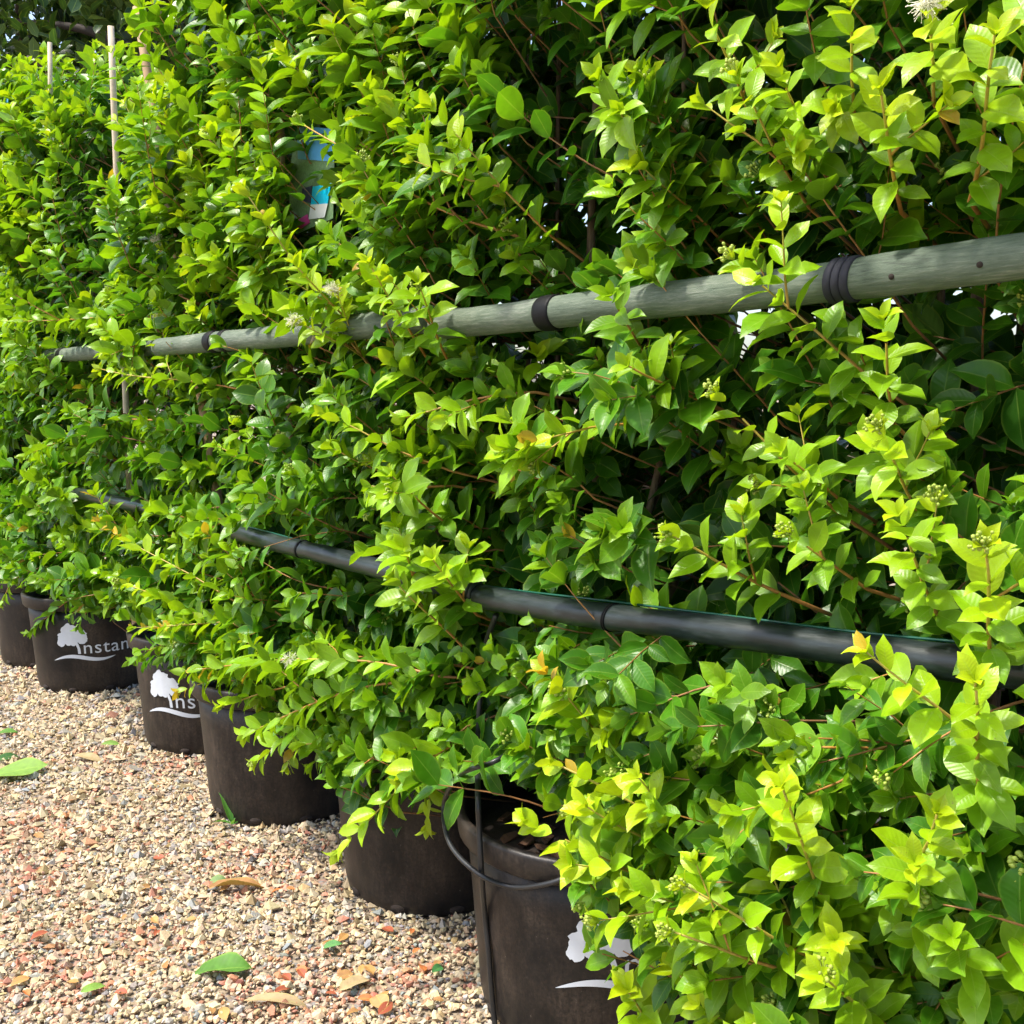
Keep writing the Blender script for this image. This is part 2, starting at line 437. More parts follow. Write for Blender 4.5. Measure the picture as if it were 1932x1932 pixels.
    me = np_mesh('gravel', VV, np.vstack([f1, f2]), False, None, {'stonecol': ('FLOAT_COLOR', CC)}, (M_STONE,))
    o = link('gravel', me)
    tag(o, 'loose cream, grey and reddish crushed stone covering the path beside the pots', 'gravel', None, 'stuff')
make_gravel()

# ------------------------------------------------------------------ pots
POTS = []     # (s, d, logo angle or None, label)
def revolve(profile, seg=56):
    prof = np.array(profile); k = len(prof)
    th = np.linspace(0, 2 * math.pi, seg, endpoint=False)
    V = np.stack([prof[:, None, 0] * np.cos(th), prof[:, None, 0] * np.sin(th), np.broadcast_to(prof[:, None, 1], (k, seg))], -1).reshape(-1, 3)
    i = np.arange(k - 1)[:, None] * seg; j = np.arange(seg)[None]; j2 = (j + 1) % seg
    Q = np.stack([i + j, i + j2, i + seg + j2, i + seg + j], -1).reshape(-1, 4)
    return V, Q
POT_H = 0.47; R_B = 0.262; R_T = 0.298
def pot_r(z): return R_B + (R_T - R_B) * z / POT_H
V, Q = revolve([(0.001, 0.004), (0.20, 0.004), (R_B - 0.030, 0.003), (R_B - 0.012, 0.008), (R_B - 0.002, 0.020), (pot_r(0.05), 0.05), (pot_r(0.2), 0.2), (pot_r(0.33), 0.33), (pot_r(0.416), 0.416),
                (pot_r(0.416) - 0.012, 0.418), (pot_r(0.40) - 0.012, 0.3), (pot_r(0.2) - 0.012, 0.2)])
ME_BODY = np_mesh('pot_body', V, Q, True, None, None, (M_POT,))
V, Q = revolve([(pot_r(0.41) + 0.001, 0.412), (pot_r(0.41) + 0.018, 0.413), (pot_r(0.41) + 0.022, 0.418), (R_T + 0.022, 0.462), (R_T + 0.019, 0.469), (R_T + 0.008, 0.471), (R_T + 0.002, 0.467), (R_T - 0.006, 0.415)])
ME_RIM = np_mesh('rim', V, Q, True, None, None, (M_POT,))
V, Q = revolve([(0.001, 0.402), (0.08, 0.408), (0.16, 0.400), (0.24, 0.404), (pot_r(0.39) - 0.010, 0.395)], 40)
V[:, 2] += rng.normal(0, 0.004, len(V)) * (np.hypot(V[:, 0], V[:, 1]) < 0.26)
ME_SOIL = np_mesh('soil', V, Q, True, None, None, (M_SOIL,))
# drain holes: dark slots round the foot
V, Q = tube_arrays([(0, 0, -0.004), (0, 0, 0.006)], 0.014, 10)
ME_DRAIN = quads_to_mesh('drain_hole', V * np.array([1.5, 0.8, 1]), Q, M_HOLE)

def wrap(verts2d, ang0, z0, off):
    """flat logo (x metres to the right, y up) wrapped on the tapered pot; ang0 = direction of x=0"""
    out = []
    for x, y, e in verts2d:
        z = z0 + y; r = pot_r(z) + off + e
        a = ang0 + x / pot_r(z)
        out.append((r * math.cos(a), r * math.sin(a), z))
    return out
def logo_meshes():
    parts = []
    # lettering (real text outline), height 0.075
    cu = bpy.data.curves.new('lettering', 'FONT'); cu.body = 'nstant'; cu.size = 0.118; cu.resolution_u = 4; cu.space_character = 1.08
    to = bpy.data.objects.new('lettering_source', cu); COL.objects.link(to)
    dg = bpy.context.evaluated_depsgraph_get(); ev = to.evaluated_get(dg)
    me = bpy.data.meshes.new_from_object(ev)
    bpy.data.objects.remove(to)
    bm = bmesh.new(); bm.from_mesh(me)
    bmesh.ops.triangulate(bm, faces=bm.faces)
    bmesh.ops.subdivide_edges(bm, edges=[e for e in bm.edges if e.calc_length() > 0.03], cuts=1)
    bmesh.ops.triangulate(bm, faces=bm.faces)
    bm.verts.index_update()
    vs = [(v.co.x + 0.012, v.co.y + 0.022, 0.0) for v in bm.verts]
    fs = [tuple(v.index for v in f.verts) for f in bm.faces]
    bm.free()
    parts.append(('lettering', vs, fs))
    # tree badge: ragged crown + curved trunk standing in for the first letter
    R = random.Random(4)
    def blob(cx, cy, r, n=26, j=0.16):
        return [(cx + r * (1 + R.uniform(-j, j)) * math.cos(2 * math.pi * i / n), cy + r * (1 + R.uniform(-j, j)) * math.sin(2 * math.pi * i / n)) for i in range(n)]
    vs = []; fs = []
    for k, (cx, cy, r) in enumerate([(-0.055, 0.165, 0.052), (-0.005, 0.145, 0.042), (-0.095, 0.125, 0.040), (-0.048, 0.118, 0.045), (-0.112, 0.095, 0.026), (0.012, 0.118, 0.030)]):
        p = blob(cx, cy, r); c = len(vs); e = 0.00012 * k
        vs.append((cx, cy, e)); vs += [(x, y, e) for x, y in p]
        fs += [(c, c + 1 + i, c + 1 + (i + 1) % len(p)) for i in range(len(p))]
    c = len(vs)
    tr = [(-0.006, 0.022, 0.016), (-0.008, 0.055, 0.015), (-0.018, 0.085, 0.017), (-0.035, 0.11, 0.022)]
    for x, y, wd in tr: vs += [(x - wd / 2, y, 0.0009), (x + wd / 2, y, 0.0009)]
    for i in range(len(tr) - 1): fs.append((c + 2 * i, c + 2 * i + 1, c + 2 * i + 3, c + 2 * i + 2))
    parts.append(('tree_emblem', vs, fs))
    vs = []; fs = []
    n = 22
    for i in range(n + 1):
        t = i / n; x = -0.165 + 0.36 * t
        y = -0.010 + 0.018 * math.sin(2 * math.pi * (t * 0.95)) - 0.012 * (t < 0) + 0.010 * t - 0.014 * (1 - t) ** 3
        th = 0.0005 + 0.012 * math.sin(math.pi * min(1, t * 1.0)) ** 0.7
        vs += [(x, y - th, 0), (x, y + th, 0)]
        if i: fs.append((2 * i - 2, 2 * i, 2 * i + 1, 2 * i - 1))
    parts.append(('swoosh', vs, fs))
    return [(n_, [(x * 0.78, y * 0.74, e) for x, y, e in v_], f_) for n_, v_, f_ in parts]
LOGO = logo_meshes()

def pot_at(px, py):      # px, py: where the front of the foot meets the gravel
    f = on_h(px, py); p = f + (R_B - 0.01) * nrm2(f); p[2] = 0.0; return p
def nrm2(f): return np.array([f[0], f[1], 0.0]) / math.hypot(f[0], f[1])
POT_POS = [W(0.80, 0.12, 0), pot_at(1118, 2005), pot_at(826, 1736), pot_at(547, 1563), pot_at(404, 1428), pot_at(185, 1310), pot_at(108, 1262), pot_at(-28, 1208)]
POT_POS.append(POT_POS[-1] + 0.78 * RV)
def make_pot(i, logo_px=None, label='', rot=0.0):
    p = POT_POS[i]
    root = empty('plant_pot', p)
    tag(root, label, 'pot', 'black pots standing in a row on the gravel')
    b = link('pot_body', ME_BODY, root); b.rotation_euler.z = rot
    link('rim', ME_RIM, root); sl = link('soil', ME_SOIL, root); sl.rotation_euler.z = rot * 3
    face = math.atan2(-p[1], -p[0])
    for k in range(7):
        a = face + (k - 3) * 0.62 + 0.2
        dh = link('drain_hole', ME_DRAIN, root)
        rr = pot_r(0.022) - 0.0055
        dh.matrix_basis = Matrix.Translation((rr * math.cos(a), rr * math.sin(a), 0.03)) @ Matrix.Rotation(a, 4, 'Z') @ Matrix.Rotation(rad(90), 4, 'Y') @ Matrix.Rotation(rad(90), 4, 'Z')
    if logo_px is not None:
        q = None
        for i in range(400):          # azimuth whose surface point shows at that picture column
            a = face - 1.3 + 2.6 * i / 399
            X, Y, _ = project(p + np.array([pot_r(.25) * math.cos(a), pot_r(.25) * math.sin(a), 0.22]))
            if X >= logo_px: q = a; break
        q = face if q is None else q
        for nm, vs, fs in LOGO:
            me = bpy.data.meshes.new(nm)
            me.from_pydata(wrap(vs, q, 0.190, 0.0016), [], fs)
            me.materials.append(M_PRINT); me.update()
            link(nm, me, root)
    return root
make_pot(0, None, 'black pot hidden under the lowest leafy shoots beside the white-logo pot with the hose')
pot1 = make_pot(1, 1165, 'dusty black pot with white tree logo and a black hose looped over its rim', 0.5)
make_pot(2, None, 'plain black pot next to the one with the hose loop', 1.4)
make_pot(3, None, 'plain dusty black pot with a small weed sprouting at its foot', 2.2)
make_pot(4, 325, 'black pot with white tree logo half covered by leaves and berries', 3.0)
make_pot(5, 152, 'black pot with the white word Instant and tree logo fully readable', 4.1)
make_pot(6, None, 'plain black pot peeking out behind the one printed Instant', 5.0)
make_pot(7, None, 'plain black pot at the end of the row, only a sliver showing', 5.7)

# ------------------------------------------------------------------ poles, ties, wire, hose
def pole(name, A, B, r0, r1, m, label, cat, sag=0.0, n=40, group=None):
    A = np.asarray(A); B = np.asarray(B); L = np.linalg.norm(B - A); x = (B - A) / L
    t = np.linspace(0, 1, n)
    loc = np.zeros((n, 3)); loc[:, 0] = t * L
    loc[:, 2] = -sag * 4 * t * (1 - t) + 0.0015 * np.sin(t * 11 + L * 7)
    loc[:, 1] = 0.0015 * np.sin(t * 8 + 2 + L * 5)
    rr = r0 + (r1 - r0) * t + 0.0007 * np.sin(t * 23 + L) + 0.0005 * np.sin(t * 57)
    # slightly eased ends
    V, Q = tube_arrays(np.vstack([loc[:1] - [0.002, 0, 0], loc, loc[-1:] + [0.002, 0, 0]]), np.concatenate([[rr[0] * 0.9], rr, [rr[-1] * 0.9]]), 24)
    o = link(name, quads_to_mesh(name, V, Q, m))
    y = np.cross(ZV, x); y /= np.linalg.norm(y); z = np.cross(x, y)
    M = Matrix(((x[0], y[0], z[0], A[0]), (x[1], y[1], z[1], A[1]), (x[2], y[2], z[2], A[2]), (0, 0, 0, 1)))
    o.matrix_basis = M
    tag(o, label, cat, group)
    o_local = lambda px: None
    def at_px(X):      # parameter along pole showing at picture column X
        tt = np.linspace(0, 1, 600); pts = A + tt[:, None] * (B - A)
        xs, _, _ = project(pts); return tt[np.argmin(np.abs(xs - X))]
    def rad_at(tv): return float(np.interp(tv, t, rr)), float(np.interp(tv, t, loc[:, 2])), float(np.interp(tv, t, loc[:, 1]))
    return o, at_px, rad_at, L
def ring(parent, L, tv, rad_at, width, m, name='tie_band', proud=0.003, rings=1, tilt=0.0):
    for k in range(rings):
        r, zz, yy = rad_at(tv)
        wd = width / rings
        x0 = tv * L + (k - (rings - 1) / 2) * wd * 1.02
        prof = [(-wd / 2, r - 0.004), (-wd / 2, r + proud * 0.5), (-wd * 0.36, r + proud), (wd * 0.36, r + proud), (wd / 2, r + proud * 0.5), (wd / 2, r - 0.004)]
        th = np.linspace(0, 2 * math.pi, 28, endpoint=False)
        V = np.array([[(px + 0.0 + tilt * math.sin(t) * r, q * math.cos(t), q * math.sin(t)) for t in th] for px, q in prof]).reshape(-1, 3)
        i = np.arange(5)[:, None] * 28; j = np.arange(28)[None]; j2 = (j + 1) % 28
        Qd = np.stack([i + j, i + j2, i + 28 + j2, i + 28 + j], -1).reshape(-1, 4)
        link(name, np_mesh(name, V, Qd, True, None, None, (m,)), parent, (x0, yy, zz))
DU = 0.46
UR = pole('upper_rail', on_d(828, 612, DU), on_d(2080, 466, DU), 0.0312, 0.0295, M_POLE, 'thick grey-green timber rail with two bored holes, a black sleeve and a ringed tie', 'rail', 0.004, group='grey-green upper rails')
UM = pole('upper_rail', on_d(302, 655, DU), on_d(812, 602, DU), 0.0305, 0.0315, M_POLE, 'grey-green timber rail half hidden by flowering shoots, no bored holes showing', 'rail', 0.003, group='grey-green upper rails')
UL = pole('upper_rail', on_d(40, 676, DU - 0.03), on_d(297, 654, DU - 0.03), 0.029, 0.030, M_POLE, 'far piece of grey-green timber rail mostly buried in dark leaves', 'rail', 0.0, group='grey-green upper rails')
o, ap, ra, L = UR
ring(o, L, ap(1042), ra, 0.044, M_TIE, 'sleeve', 0.003)
ring(o, L, ap(1597), ra, 0.040, M_TIEG, 'tie_band', 0.004, 3, 0.12)
for hx in (1703, 1868):
    tv = ap(hx); r, zz, yy = ra(tv)
    V, Q = tube_arrays([(0, 0, -0.01), (0, 0, 0.0008)], 0.0042, 12)
    h = link('bored_hole', quads_to_mesh('bored_hole', V, Q, M_HOLE), o)
    # hole looks towards the path: local direction of the camera
    lc = o.matrix_basis.inverted() @ Vector((0, 0, CAMH)) - Vector((tv * L, yy, zz)); a = math.atan2(lc.z, lc.y) + 0.12
    h.matrix_basis = Matrix.Translation((tv * L, yy + r * math.cos(a), zz + r * math.sin(a))) @ Matrix.Rotation(a - math.pi / 2, 4, 'X')
o, ap, ra, L = UM
ring(o, L, ap(405), ra, 0.05, M_TIE, 'tie_band', 0.003)
ring(o, L, ap(428), ra, 0.03, M_TIE, 'tie_band', 0.003)
o, ap, ra, L = UL
ring(o, L, ap(120), ra, 0.05, M_TIE, 'tie_band', 0.003)
DL = 0.47
LR = pole('lower_rail', on_d(905, 1127, DL), on_d(1990, 1274, DL), 0.0245, 0.0255, M_PIPE, 'long black lower rail with thin green wire along its top, above the logo pot', 'rail', 0.003, group='black lower rails')
LM = pole('lower_rail', on_d(430, 1000, DL), on_d(900, 1117, DL + 0.0), 0.0245, 0.0245, M_PIPE, 'black lower rail above the plain pots, middle piece with thin wire tie', 'rail', 0.002, group='black lower rails')
LL = pole('lower_rail', on_d(120, 925, DL - 0.04), on_d(405, 985, DL - 0.04), 0.024, 0.024, M_PIPE, 'far black lower rail mostly hidden in leaves', 'rail', 0.0, group='black lower rails')
o, ap, ra, L = LR
ring(o, L, ap(1155), ra, 0.008, M_TIE, 'wire_tie', 0.0022, 2, 0.25)
o, ap, ra, L = LM
ring(o, L, ap(572), ra, 0.010, M_TIE, 'wire_tie', 0.0022, 1, 0.2)
wp = spline([on_d(180, 938, DL - .03), on_d(460, 992, DL), on_d(740, 1072, DL - .01), on_d(935, 1108, DL - .02), on_d(1165, 1136, DL - 0.015), on_d(1400, 1165, DL - 0.02), on_d(1640, 1195, DL - 0.02), on_d(1900, 1218, DL - 0.02), on_d(2000, 1224, DL - 0.02)], 12)
tag(tube_obj('support_wire', wp, 0.0022, M_WIRE, None, 8), 'thin dark green wire running just above the black lower rail', 'wire')
# drip hose: from the lower rail down over the pot rim to the ground
def on_pot(x, y, off, i=1):
    r = ray(x, y); t = np.linspace(1.0, 3.5, 2500); P = np.array([0, 0, CAMH]) + t[:, None] * r
    q = np.hypot(P[:, 0] - POT_POS[i][0], P[:, 1] - POT_POS[i][1]) - np.where(P[:, 2] > 0.40, R_T + 0.022, R_B + (R_T - R_B) * P[:, 2] / POT_H) - off
    k = np.argmax(q < 0) if (q < 0).any() else np.argmin(q)
    return P[k]
hp = [on_d(936, 1160, DL - .03), on_d(915, 1225, 0.42), on_d(905, 1330, 0.44), on_d(901, 1430, 0.45), on_pot(902, 1510, 0.007), on_pot(904, 1560, 0.008), on_pot(908, 1640, 0.009), on_pot(914, 1720, 0.008), on_pot(922, 1800, 0.008), on_pot(930, 1900, 0.008), on_pot(938, 1965, 0.012)]
hp.append(hp[-1] * [1, 1, 0] + [0.0, -0.05, 0.014])
tag(tube_obj('drip_hose', spline(hp, 10), 0.0065, M_HOSE, None, 10), 'straight black drip hose running down the side of the logo pot', 'hose')
lp = [on_pot(985, 1440, 0.0) + [0, 0.1, 0], on_pot(930, 1438, 0.01), on_pot(868, 1462, 0.02), on_pot(838, 1515, 0.02), on_pot(848, 1590, 0.03), on_pot(902, 1648, 0.02), on_pot(965, 1673, 0.010), on_pot(1030, 1668, 0.008), on_pot(1085, 1645, 0.008), on_pot(1130, 1600, 0.008)]
tag(tube_obj('looped_hose', spline(lp, 12), 0.0055, M_HOSE, None, 10), 'black irrigation tube curling in a loop off the logo pot rim', 'hose')

# ------------------------------------------------------------------ stakes, labels
def stake(px0, py0, px1, py1, d, r, m, label):
    A = on_d(px1, py1, d); B = on_d(px0, py0, d)
    A = B + (A - B) * ((B[2] - 0.40) / (B[2] - A[2]))      # run on down into a pot
    o = tube_obj('wooden_stake', np.linspace(A, B, 12), r, m, None, 8)
    tag(o, label, 'stake', 'wooden stakes in the hedge')
stake(209, 50, 217, 250, 0.31, 0.013, M_STAKE, 'pale straight wooden stake rising among the dark shoots')
stake(258, 15, 305, 300, 0.35, 0.016, M_STAKE2, 'leaning tan wooden stake beside the pale straight one')
stake(94, 80, 95, 175, 0.28, 0.011, M_STAKE, 'short pale stake nearly hidden by yellowish leaves at the far end')
stake(528, 190, 532, 330, 0.30, 0.011, M_STAKE2, 'thin tan stake next to the blue hanging plant label')

def card(name, px, d, m, parent, th=0.002, lift=0.0):
    P = [on_d(x, y, d + lift) for x, y in px]
    o0 = np.array(parent.location) if parent else P[0]
    n = NV * th
    V = [p - o0 for p in P] + [p - o0 - n for p in P]
    k = len(P)
    F = [tuple(range(k)), tuple(range(2 * k - 1, k - 1, -1))] + [(i, i + k, (i + 1) % k + k, (i + 1) % k) for i in range(k)]
    me = bpy.data.meshes.new(name); me.from_pydata([tuple(v) for v in V], [], F); me.materials.append(m); me.update()
    return link(name, me, parent)
DT = 0.345
root = empty('plant_label', on_d(595, 250, DT))
tag(root, 'printed plastic plant label with blue, cyan, white and pink panels tied inside the hedge', 'label')
card('card', [(560, 238), (632, 246), (628, 412), (548, 446), (545, 330)], DT, M_PHOTO, root)
card('blue_panel', [(560, 236), (634, 244), (630, 305), (562, 300)], DT, M_BLUE, root, 0.001, 0.004)
card('cyan_panel', [(590, 352), (624, 346), (618, 384), (586, 386)], DT, M_CYAN, root, 0.001, 0.004)
card('white_panel', [(586, 386), (618, 384), (612, 410), (582, 414)], DT, M_WHITE, root, 0.001, 0.005)
card('navy_panel', [(570, 356), (589, 350), (586, 384), (568, 378)], DT, M_NAVY, root, 0.001, 0.005)
card('pink_panel', [(546, 424), (580, 404), (584, 420), (548, 446)], DT, M_PINK, root, 0.001, 0.005)
tube_obj('tie', [on_d(596, 200, DT - .02), on_d(594, 222, DT), on_d(592, 240, DT)], 0.0012, M_WHITE, root, 6)
root = empty('plant_label', on_d(6, 185, 0.35))
tag(root, 'small pale blue plant label almost covered by leaves at the far end', 'label')
card('card', [(-14, 172), (16, 176), (14, 208), (-16, 205)], 0.35, M_BLUE, root)
card('white_panel', [(-12, 195), (13, 197), (12, 206), (-13, 203)], 0.35, M_WHITE, root, 0.001, 0.003)

# ------------------------------------------------------------------ leaf shapes
def leaf_shape(ts, vs, Wd, fold, curl, twist, wave, tip):
    ts = np.array(ts); vs = np.array(vs)
    wv = Wd * (4 * ts * (1 - ts)) ** 0.74
    sm = np.clip((ts - 0.66) / 0.34, 0, 1); wv = wv * (1 - 0.80 * sm ** 1.5 * tip)
    b = np.clip((0.10 - ts) / 0.10, 0, 1); wv = np.where(ts < 0.10, np.maximum(0.014, wv * (1 - b)), wv)
    wv[-1] = 0.004
    T, Vv = np.meshgrid(ts, vs, indexing='ij'); Wm = wv[:, None]
    y = Vv * Wm
    z = fold * np.abs(Vv) ** 1.25 * Wm - curl * T ** 2.1 * 0.42 - 0.10 * curl * np.clip((T - 0.72) / 0.28, 0, 1) ** 2 + wave * np.sin(T * 9 + Vv * 1.5) * np.abs(Vv) * 0.03
    x = T - 0.10 * curl * T ** 3
    tw = twist * (T - 0.1)
    y2 = y * np.cos(tw) - z * np.sin(tw) * 0.6; z2 = z + y * np.sin(tw)
    V = np.stack([x, y2, z2], -1).reshape(-1, 3)
    nt_, nv_ = len(ts), len(vs)
    i = np.arange(nt_ - 1)[:, None]; j = np.arange(nv_ - 1)[None]
    a = i * nv_ + j
    Q = np.stack([a, a + nv_, a + nv_ + 1, a + 1], -1).reshape(-1, 4)
    UV = np.stack([T, Vv * 0.5 + 0.5], -1).reshape(-1, 2)
    return V, Q, UV
T_HI = [0, .07, .14, .24, .36, .48, .60, .71, .81, .89, .95, 1]
V_HI = [-1, -.6, -.25, 0, .25, .6, 1]
T_MD = [0, .10, .28, .50, .72, .89, 1]
V_MD = [-1, -.5, 0, .5, 1]
T_LO = [0, .16, .45, .78, 1]
T_XS = [0, .3, .7, 1]
V_LO = [-1, 0, 1]
VARS = []
VR = np.random.default_rng(3)
for k in range(10):
    VARS.append(dict(Wd=VR.uniform(0.225, 0.295), fold=VR.uniform(0.05, 0.55), curl=VR.uniform(0.05, 0.75), twist=VR.uniform(-0.5, 0.5), wave=VR.uniform(0, 1), tip=VR.uniform(0.6, 1.0)))
SH = {'hi': [leaf_shape(T_HI, V_HI, **v) for v in VARS], 'md': [leaf_shape(T_MD, V_MD, **v) for v in VARS], 'lo': [leaf_shape(T_LO, V_LO, **v) for v in VARS], 'xs': [leaf_shape(T_XS, V_LO, **v) for v in VARS]}
ME_LEAF = [np_mesh('leaf', s[0], s[1], True, s[2], None, (M_LEAF_O,)) for s in SH['hi']]
ME_DRY = [np_mesh('fallen_leaf', s[0], s[1], True, s[2], None, (M_DRY,)) for s in SH['hi']]

C_OLD = np.array([0.015, 0.070, 0.008]); C_MID = np.array([0.068, 0.215, 0.007]); C_YNG = np.array([0.250, 0.440, 0.005]); C_TIP = np.array([0.42, 0.55, 0.008]); C_ORG = np.array([0.58, 0.40, 0.03])
def leaf_col(age, orange=0.0):
    a = np.clip(age, 0, 1)[:, None]
    c = np.where(a < 0.4, C_OLD + (C_MID - C_OLD) * (a / 0.4), np.where(a < 0.8, C_MID + (C_YNG - C_MID) * ((a - 0.4) / 0.4), C_YNG + (C_TIP - C_YNG) * ((a - 0.8) / 0.2)))
    return c
def nrm(v): return v / (np.linalg.norm(v, axis=-1, keepdims=True) + 1e-9)

class Shrub:
    def __init__(self): self.tw = []; self.pos = []; self.dir = []; self.nor = []; self.len = []; self.col = []; self.var = []; self.sid = []; self.tips = []
def shoot(S, base, d0, length, bend, ages, leaf_len, young=0.5, gap=0.032, r=0.0022, side=0, orange=0.0, start=0.12, lateral=False):
    """one leafy shoot: a curved twig with crossed pairs of leaves and a tuft at the tip"""
    d0 = nrm(np.asarray(d0, float)); base = np.asarray(base, float)
    nn = max(4, int(length / gap)); nseg = 7
    tt = np.linspace(0, 1, nseg)
    wob = nrm(rng.normal(0, 1, 3)) * length * 0.05
    pts = base + tt[:, None] * d0 * length + (tt ** 2)[:, None] * np.asarray(bend) * length + np.sin(tt * 5)[:, None] * wob * 0.5
    sid = len(S.tw)
    if not lateral:
        back = base - d0 * 0.05 - NV * rng.uniform(0.08, 0.16) - ZV * 0.03
        S.tw.append((np.vstack([back, pts]), np.concatenate([[r * 1.1], np.linspace(r, r * 0.45, nseg)]), np.concatenate([[0.15], np.clip(np.linspace(ages[0], ages[1], nseg) * 0.9 + 0.25, 0, 1)])))
    else:
        S.tw.append((pts, np.linspace(r, r * 0.45, nseg), np.clip(np.linspace(ages[0], ages[1], nseg) * 0.9 + 0.25, 0, 1)))
    tn = start + (1 - start) * (np.arange(nn) + 0.5) / nn
    tn = np.clip(tn + rng.normal(0, 0.008, nn), 0, 1)
    P = np.stack([np.interp(tn, tt, pts[:, k]) for k in range(3)], -1)
    tg = np.gradient(pts, axis=0); TG = nrm(np.stack([np.interp(tn, tt, tg[:, k]) for k in range(3)], -1))
    ref = nrm(np.cross(TG, ZV + 0.01)); ref2 = np.cross(TG, ref)
    phase = rng.uniform(0, math.pi)
    fac = np.interp(tn, [0, 0.25, 0.7, 0.9, 1], [0.8, 1, 1, 0.85, 0.55])
    for sgn in (1, -1):
        ang = phase + np.arange(nn) * (math.pi / 2) + rng.normal(0, 0.25, nn) + (0 if sgn > 0 else math.pi)
        lat = ref * np.cos(ang)[:, None] + ref2 * np.sin(ang)[:, None]
        op = np.interp(tn, [0, 0.7, 1], [1.15, 0.95, 0.50]) + rng.normal(0, 0.14, nn)
        D = nrm(TG * np.cos(op)[:, None] + lat * np.sin(op)[:, None] + ZV * rng.normal(-0.02, 0.10, nn)[:, None] + np.array([0, 0, -0.12]))
        up = nrm(TG * 0.55 + ZV * 0.60 + NV * 0.60 + rng.normal(0, 0.25, (nn, 3)))
        Nn = nrm(up - D * np.sum(up * D, -1, keepdims=True))
        age = ages[0] + (ages[1] - ages[0]) * tn ** 1.3 + rng.normal(0, 0.06, nn)
        col = leaf_col(age) * rng.uniform(0.78, 1.22, (nn, 1))
        if orange > 0:
            m_ = ((tn > 0.86) & (rng.random(nn) < orange))[:, None]
            col = np.where(m_, C_ORG * rng.uniform(0.7, 1.1, (nn, 1)), col)
        col = np.where((rng.random(nn) < 0.0012)[:, None], np.array([0.40, 0.26, 0.03]), col)
        keep = rng.random(nn) > 0.05
        L = leaf_len * fac * rng.normal(1, 0.15, nn).clip(0.55, 1.4)
        if orange > 0: L = np.where(m_[:, 0], L * 0.62, L)
        S.pos.append(P[keep]); S.dir.append(D[keep]); S.nor.append(Nn[keep]); S.len.append(L[keep]); S.col.append(col[keep])
        S.var.append(rng.integers(0, 10, keep.sum())); S.sid.append(np.full(keep.sum(), sid))
    # tip tuft
    nt_ = 4
    tgt = nrm(pts[-1] - pts[-2]); a = nrm(np.cross(tgt, ZV + .01)); b = np.cross(tgt, a); ang = phase + np.arange(nt_) * math.pi / 2
    lat = a * np.cos(ang)[:, None] + b * np.sin(ang)[:, None]
    D = nrm(tgt * 0.85 + lat * 0.5 + rng.normal(0, .1, (nt_, 3))); up = tgt - lat * 0.2
    Nn = nrm(up - D * np.sum(up * D, -1, keepdims=True))
    S.pos.append(np.repeat(pts[-1:], nt_, 0)); S.dir.append(D); S.nor.append(Nn); S.len.append(leaf_len * rng.uniform(0.35, 0.68, nt_))
    S.col.append(np.where(rng.random((nt_, 1)) < orange, C_ORG, leaf_col(np.full(nt_, min(1, ages[1] + 0.08)))) * rng.uniform(0.8, 1.1, (nt_, 1)))
    S.var.append(rng.integers(0, 10, nt_)); S.sid.append(np.full(nt_, sid))
    S.tips.append((pts[-1], tgt, ages[1], sid))
    for q in range(side):
        t0 = rng.uniform(0.25, 0.75); i = int(t0 * (nseg - 1)); tg0 = nrm(tg[i])
        l = nrm(rng.normal(0, 1, 3)); l = nrm(l - tg0 * (l @ tg0))
        shoot(S, pts[i], tg0 * 0.75 + l * 0.7 + ZV * 0.15, length * rng.uniform(0.35, 0.55), np.asarray(bend) * 0.7, (min(1, ages[0] + 0.1), ages[1]), leaf_len * 0.9, young, gap, r * 0.7, 0, orange, 0.2, True)

def wavy(s, h):
    return 0.5 * math.sin(s * 7.1 + h * 3.3) + 0.3 * math.sin(s * 13.7 - h * 8.1 + 1.7) + 0.2 * math.sin(s * 23 + h * 17)
def dfront(s, h, H):
    v = 0.425 + 0.06 * wavy(s, h)
    low = math.exp(-((h - 0.70) / 0.30) ** 2)
    g = 1.0 / (1 + math.exp((s - 1.15) / 0.10))
    v += 0.17 * low * g
    if s > 1.5: v += 0.05 * math.exp(-((h - 0.62) / 0.16) ** 2)
    if h > H - 0.5: v -= 0.22 * ((h - H + 0.5) / 0.5) ** 2
    return v

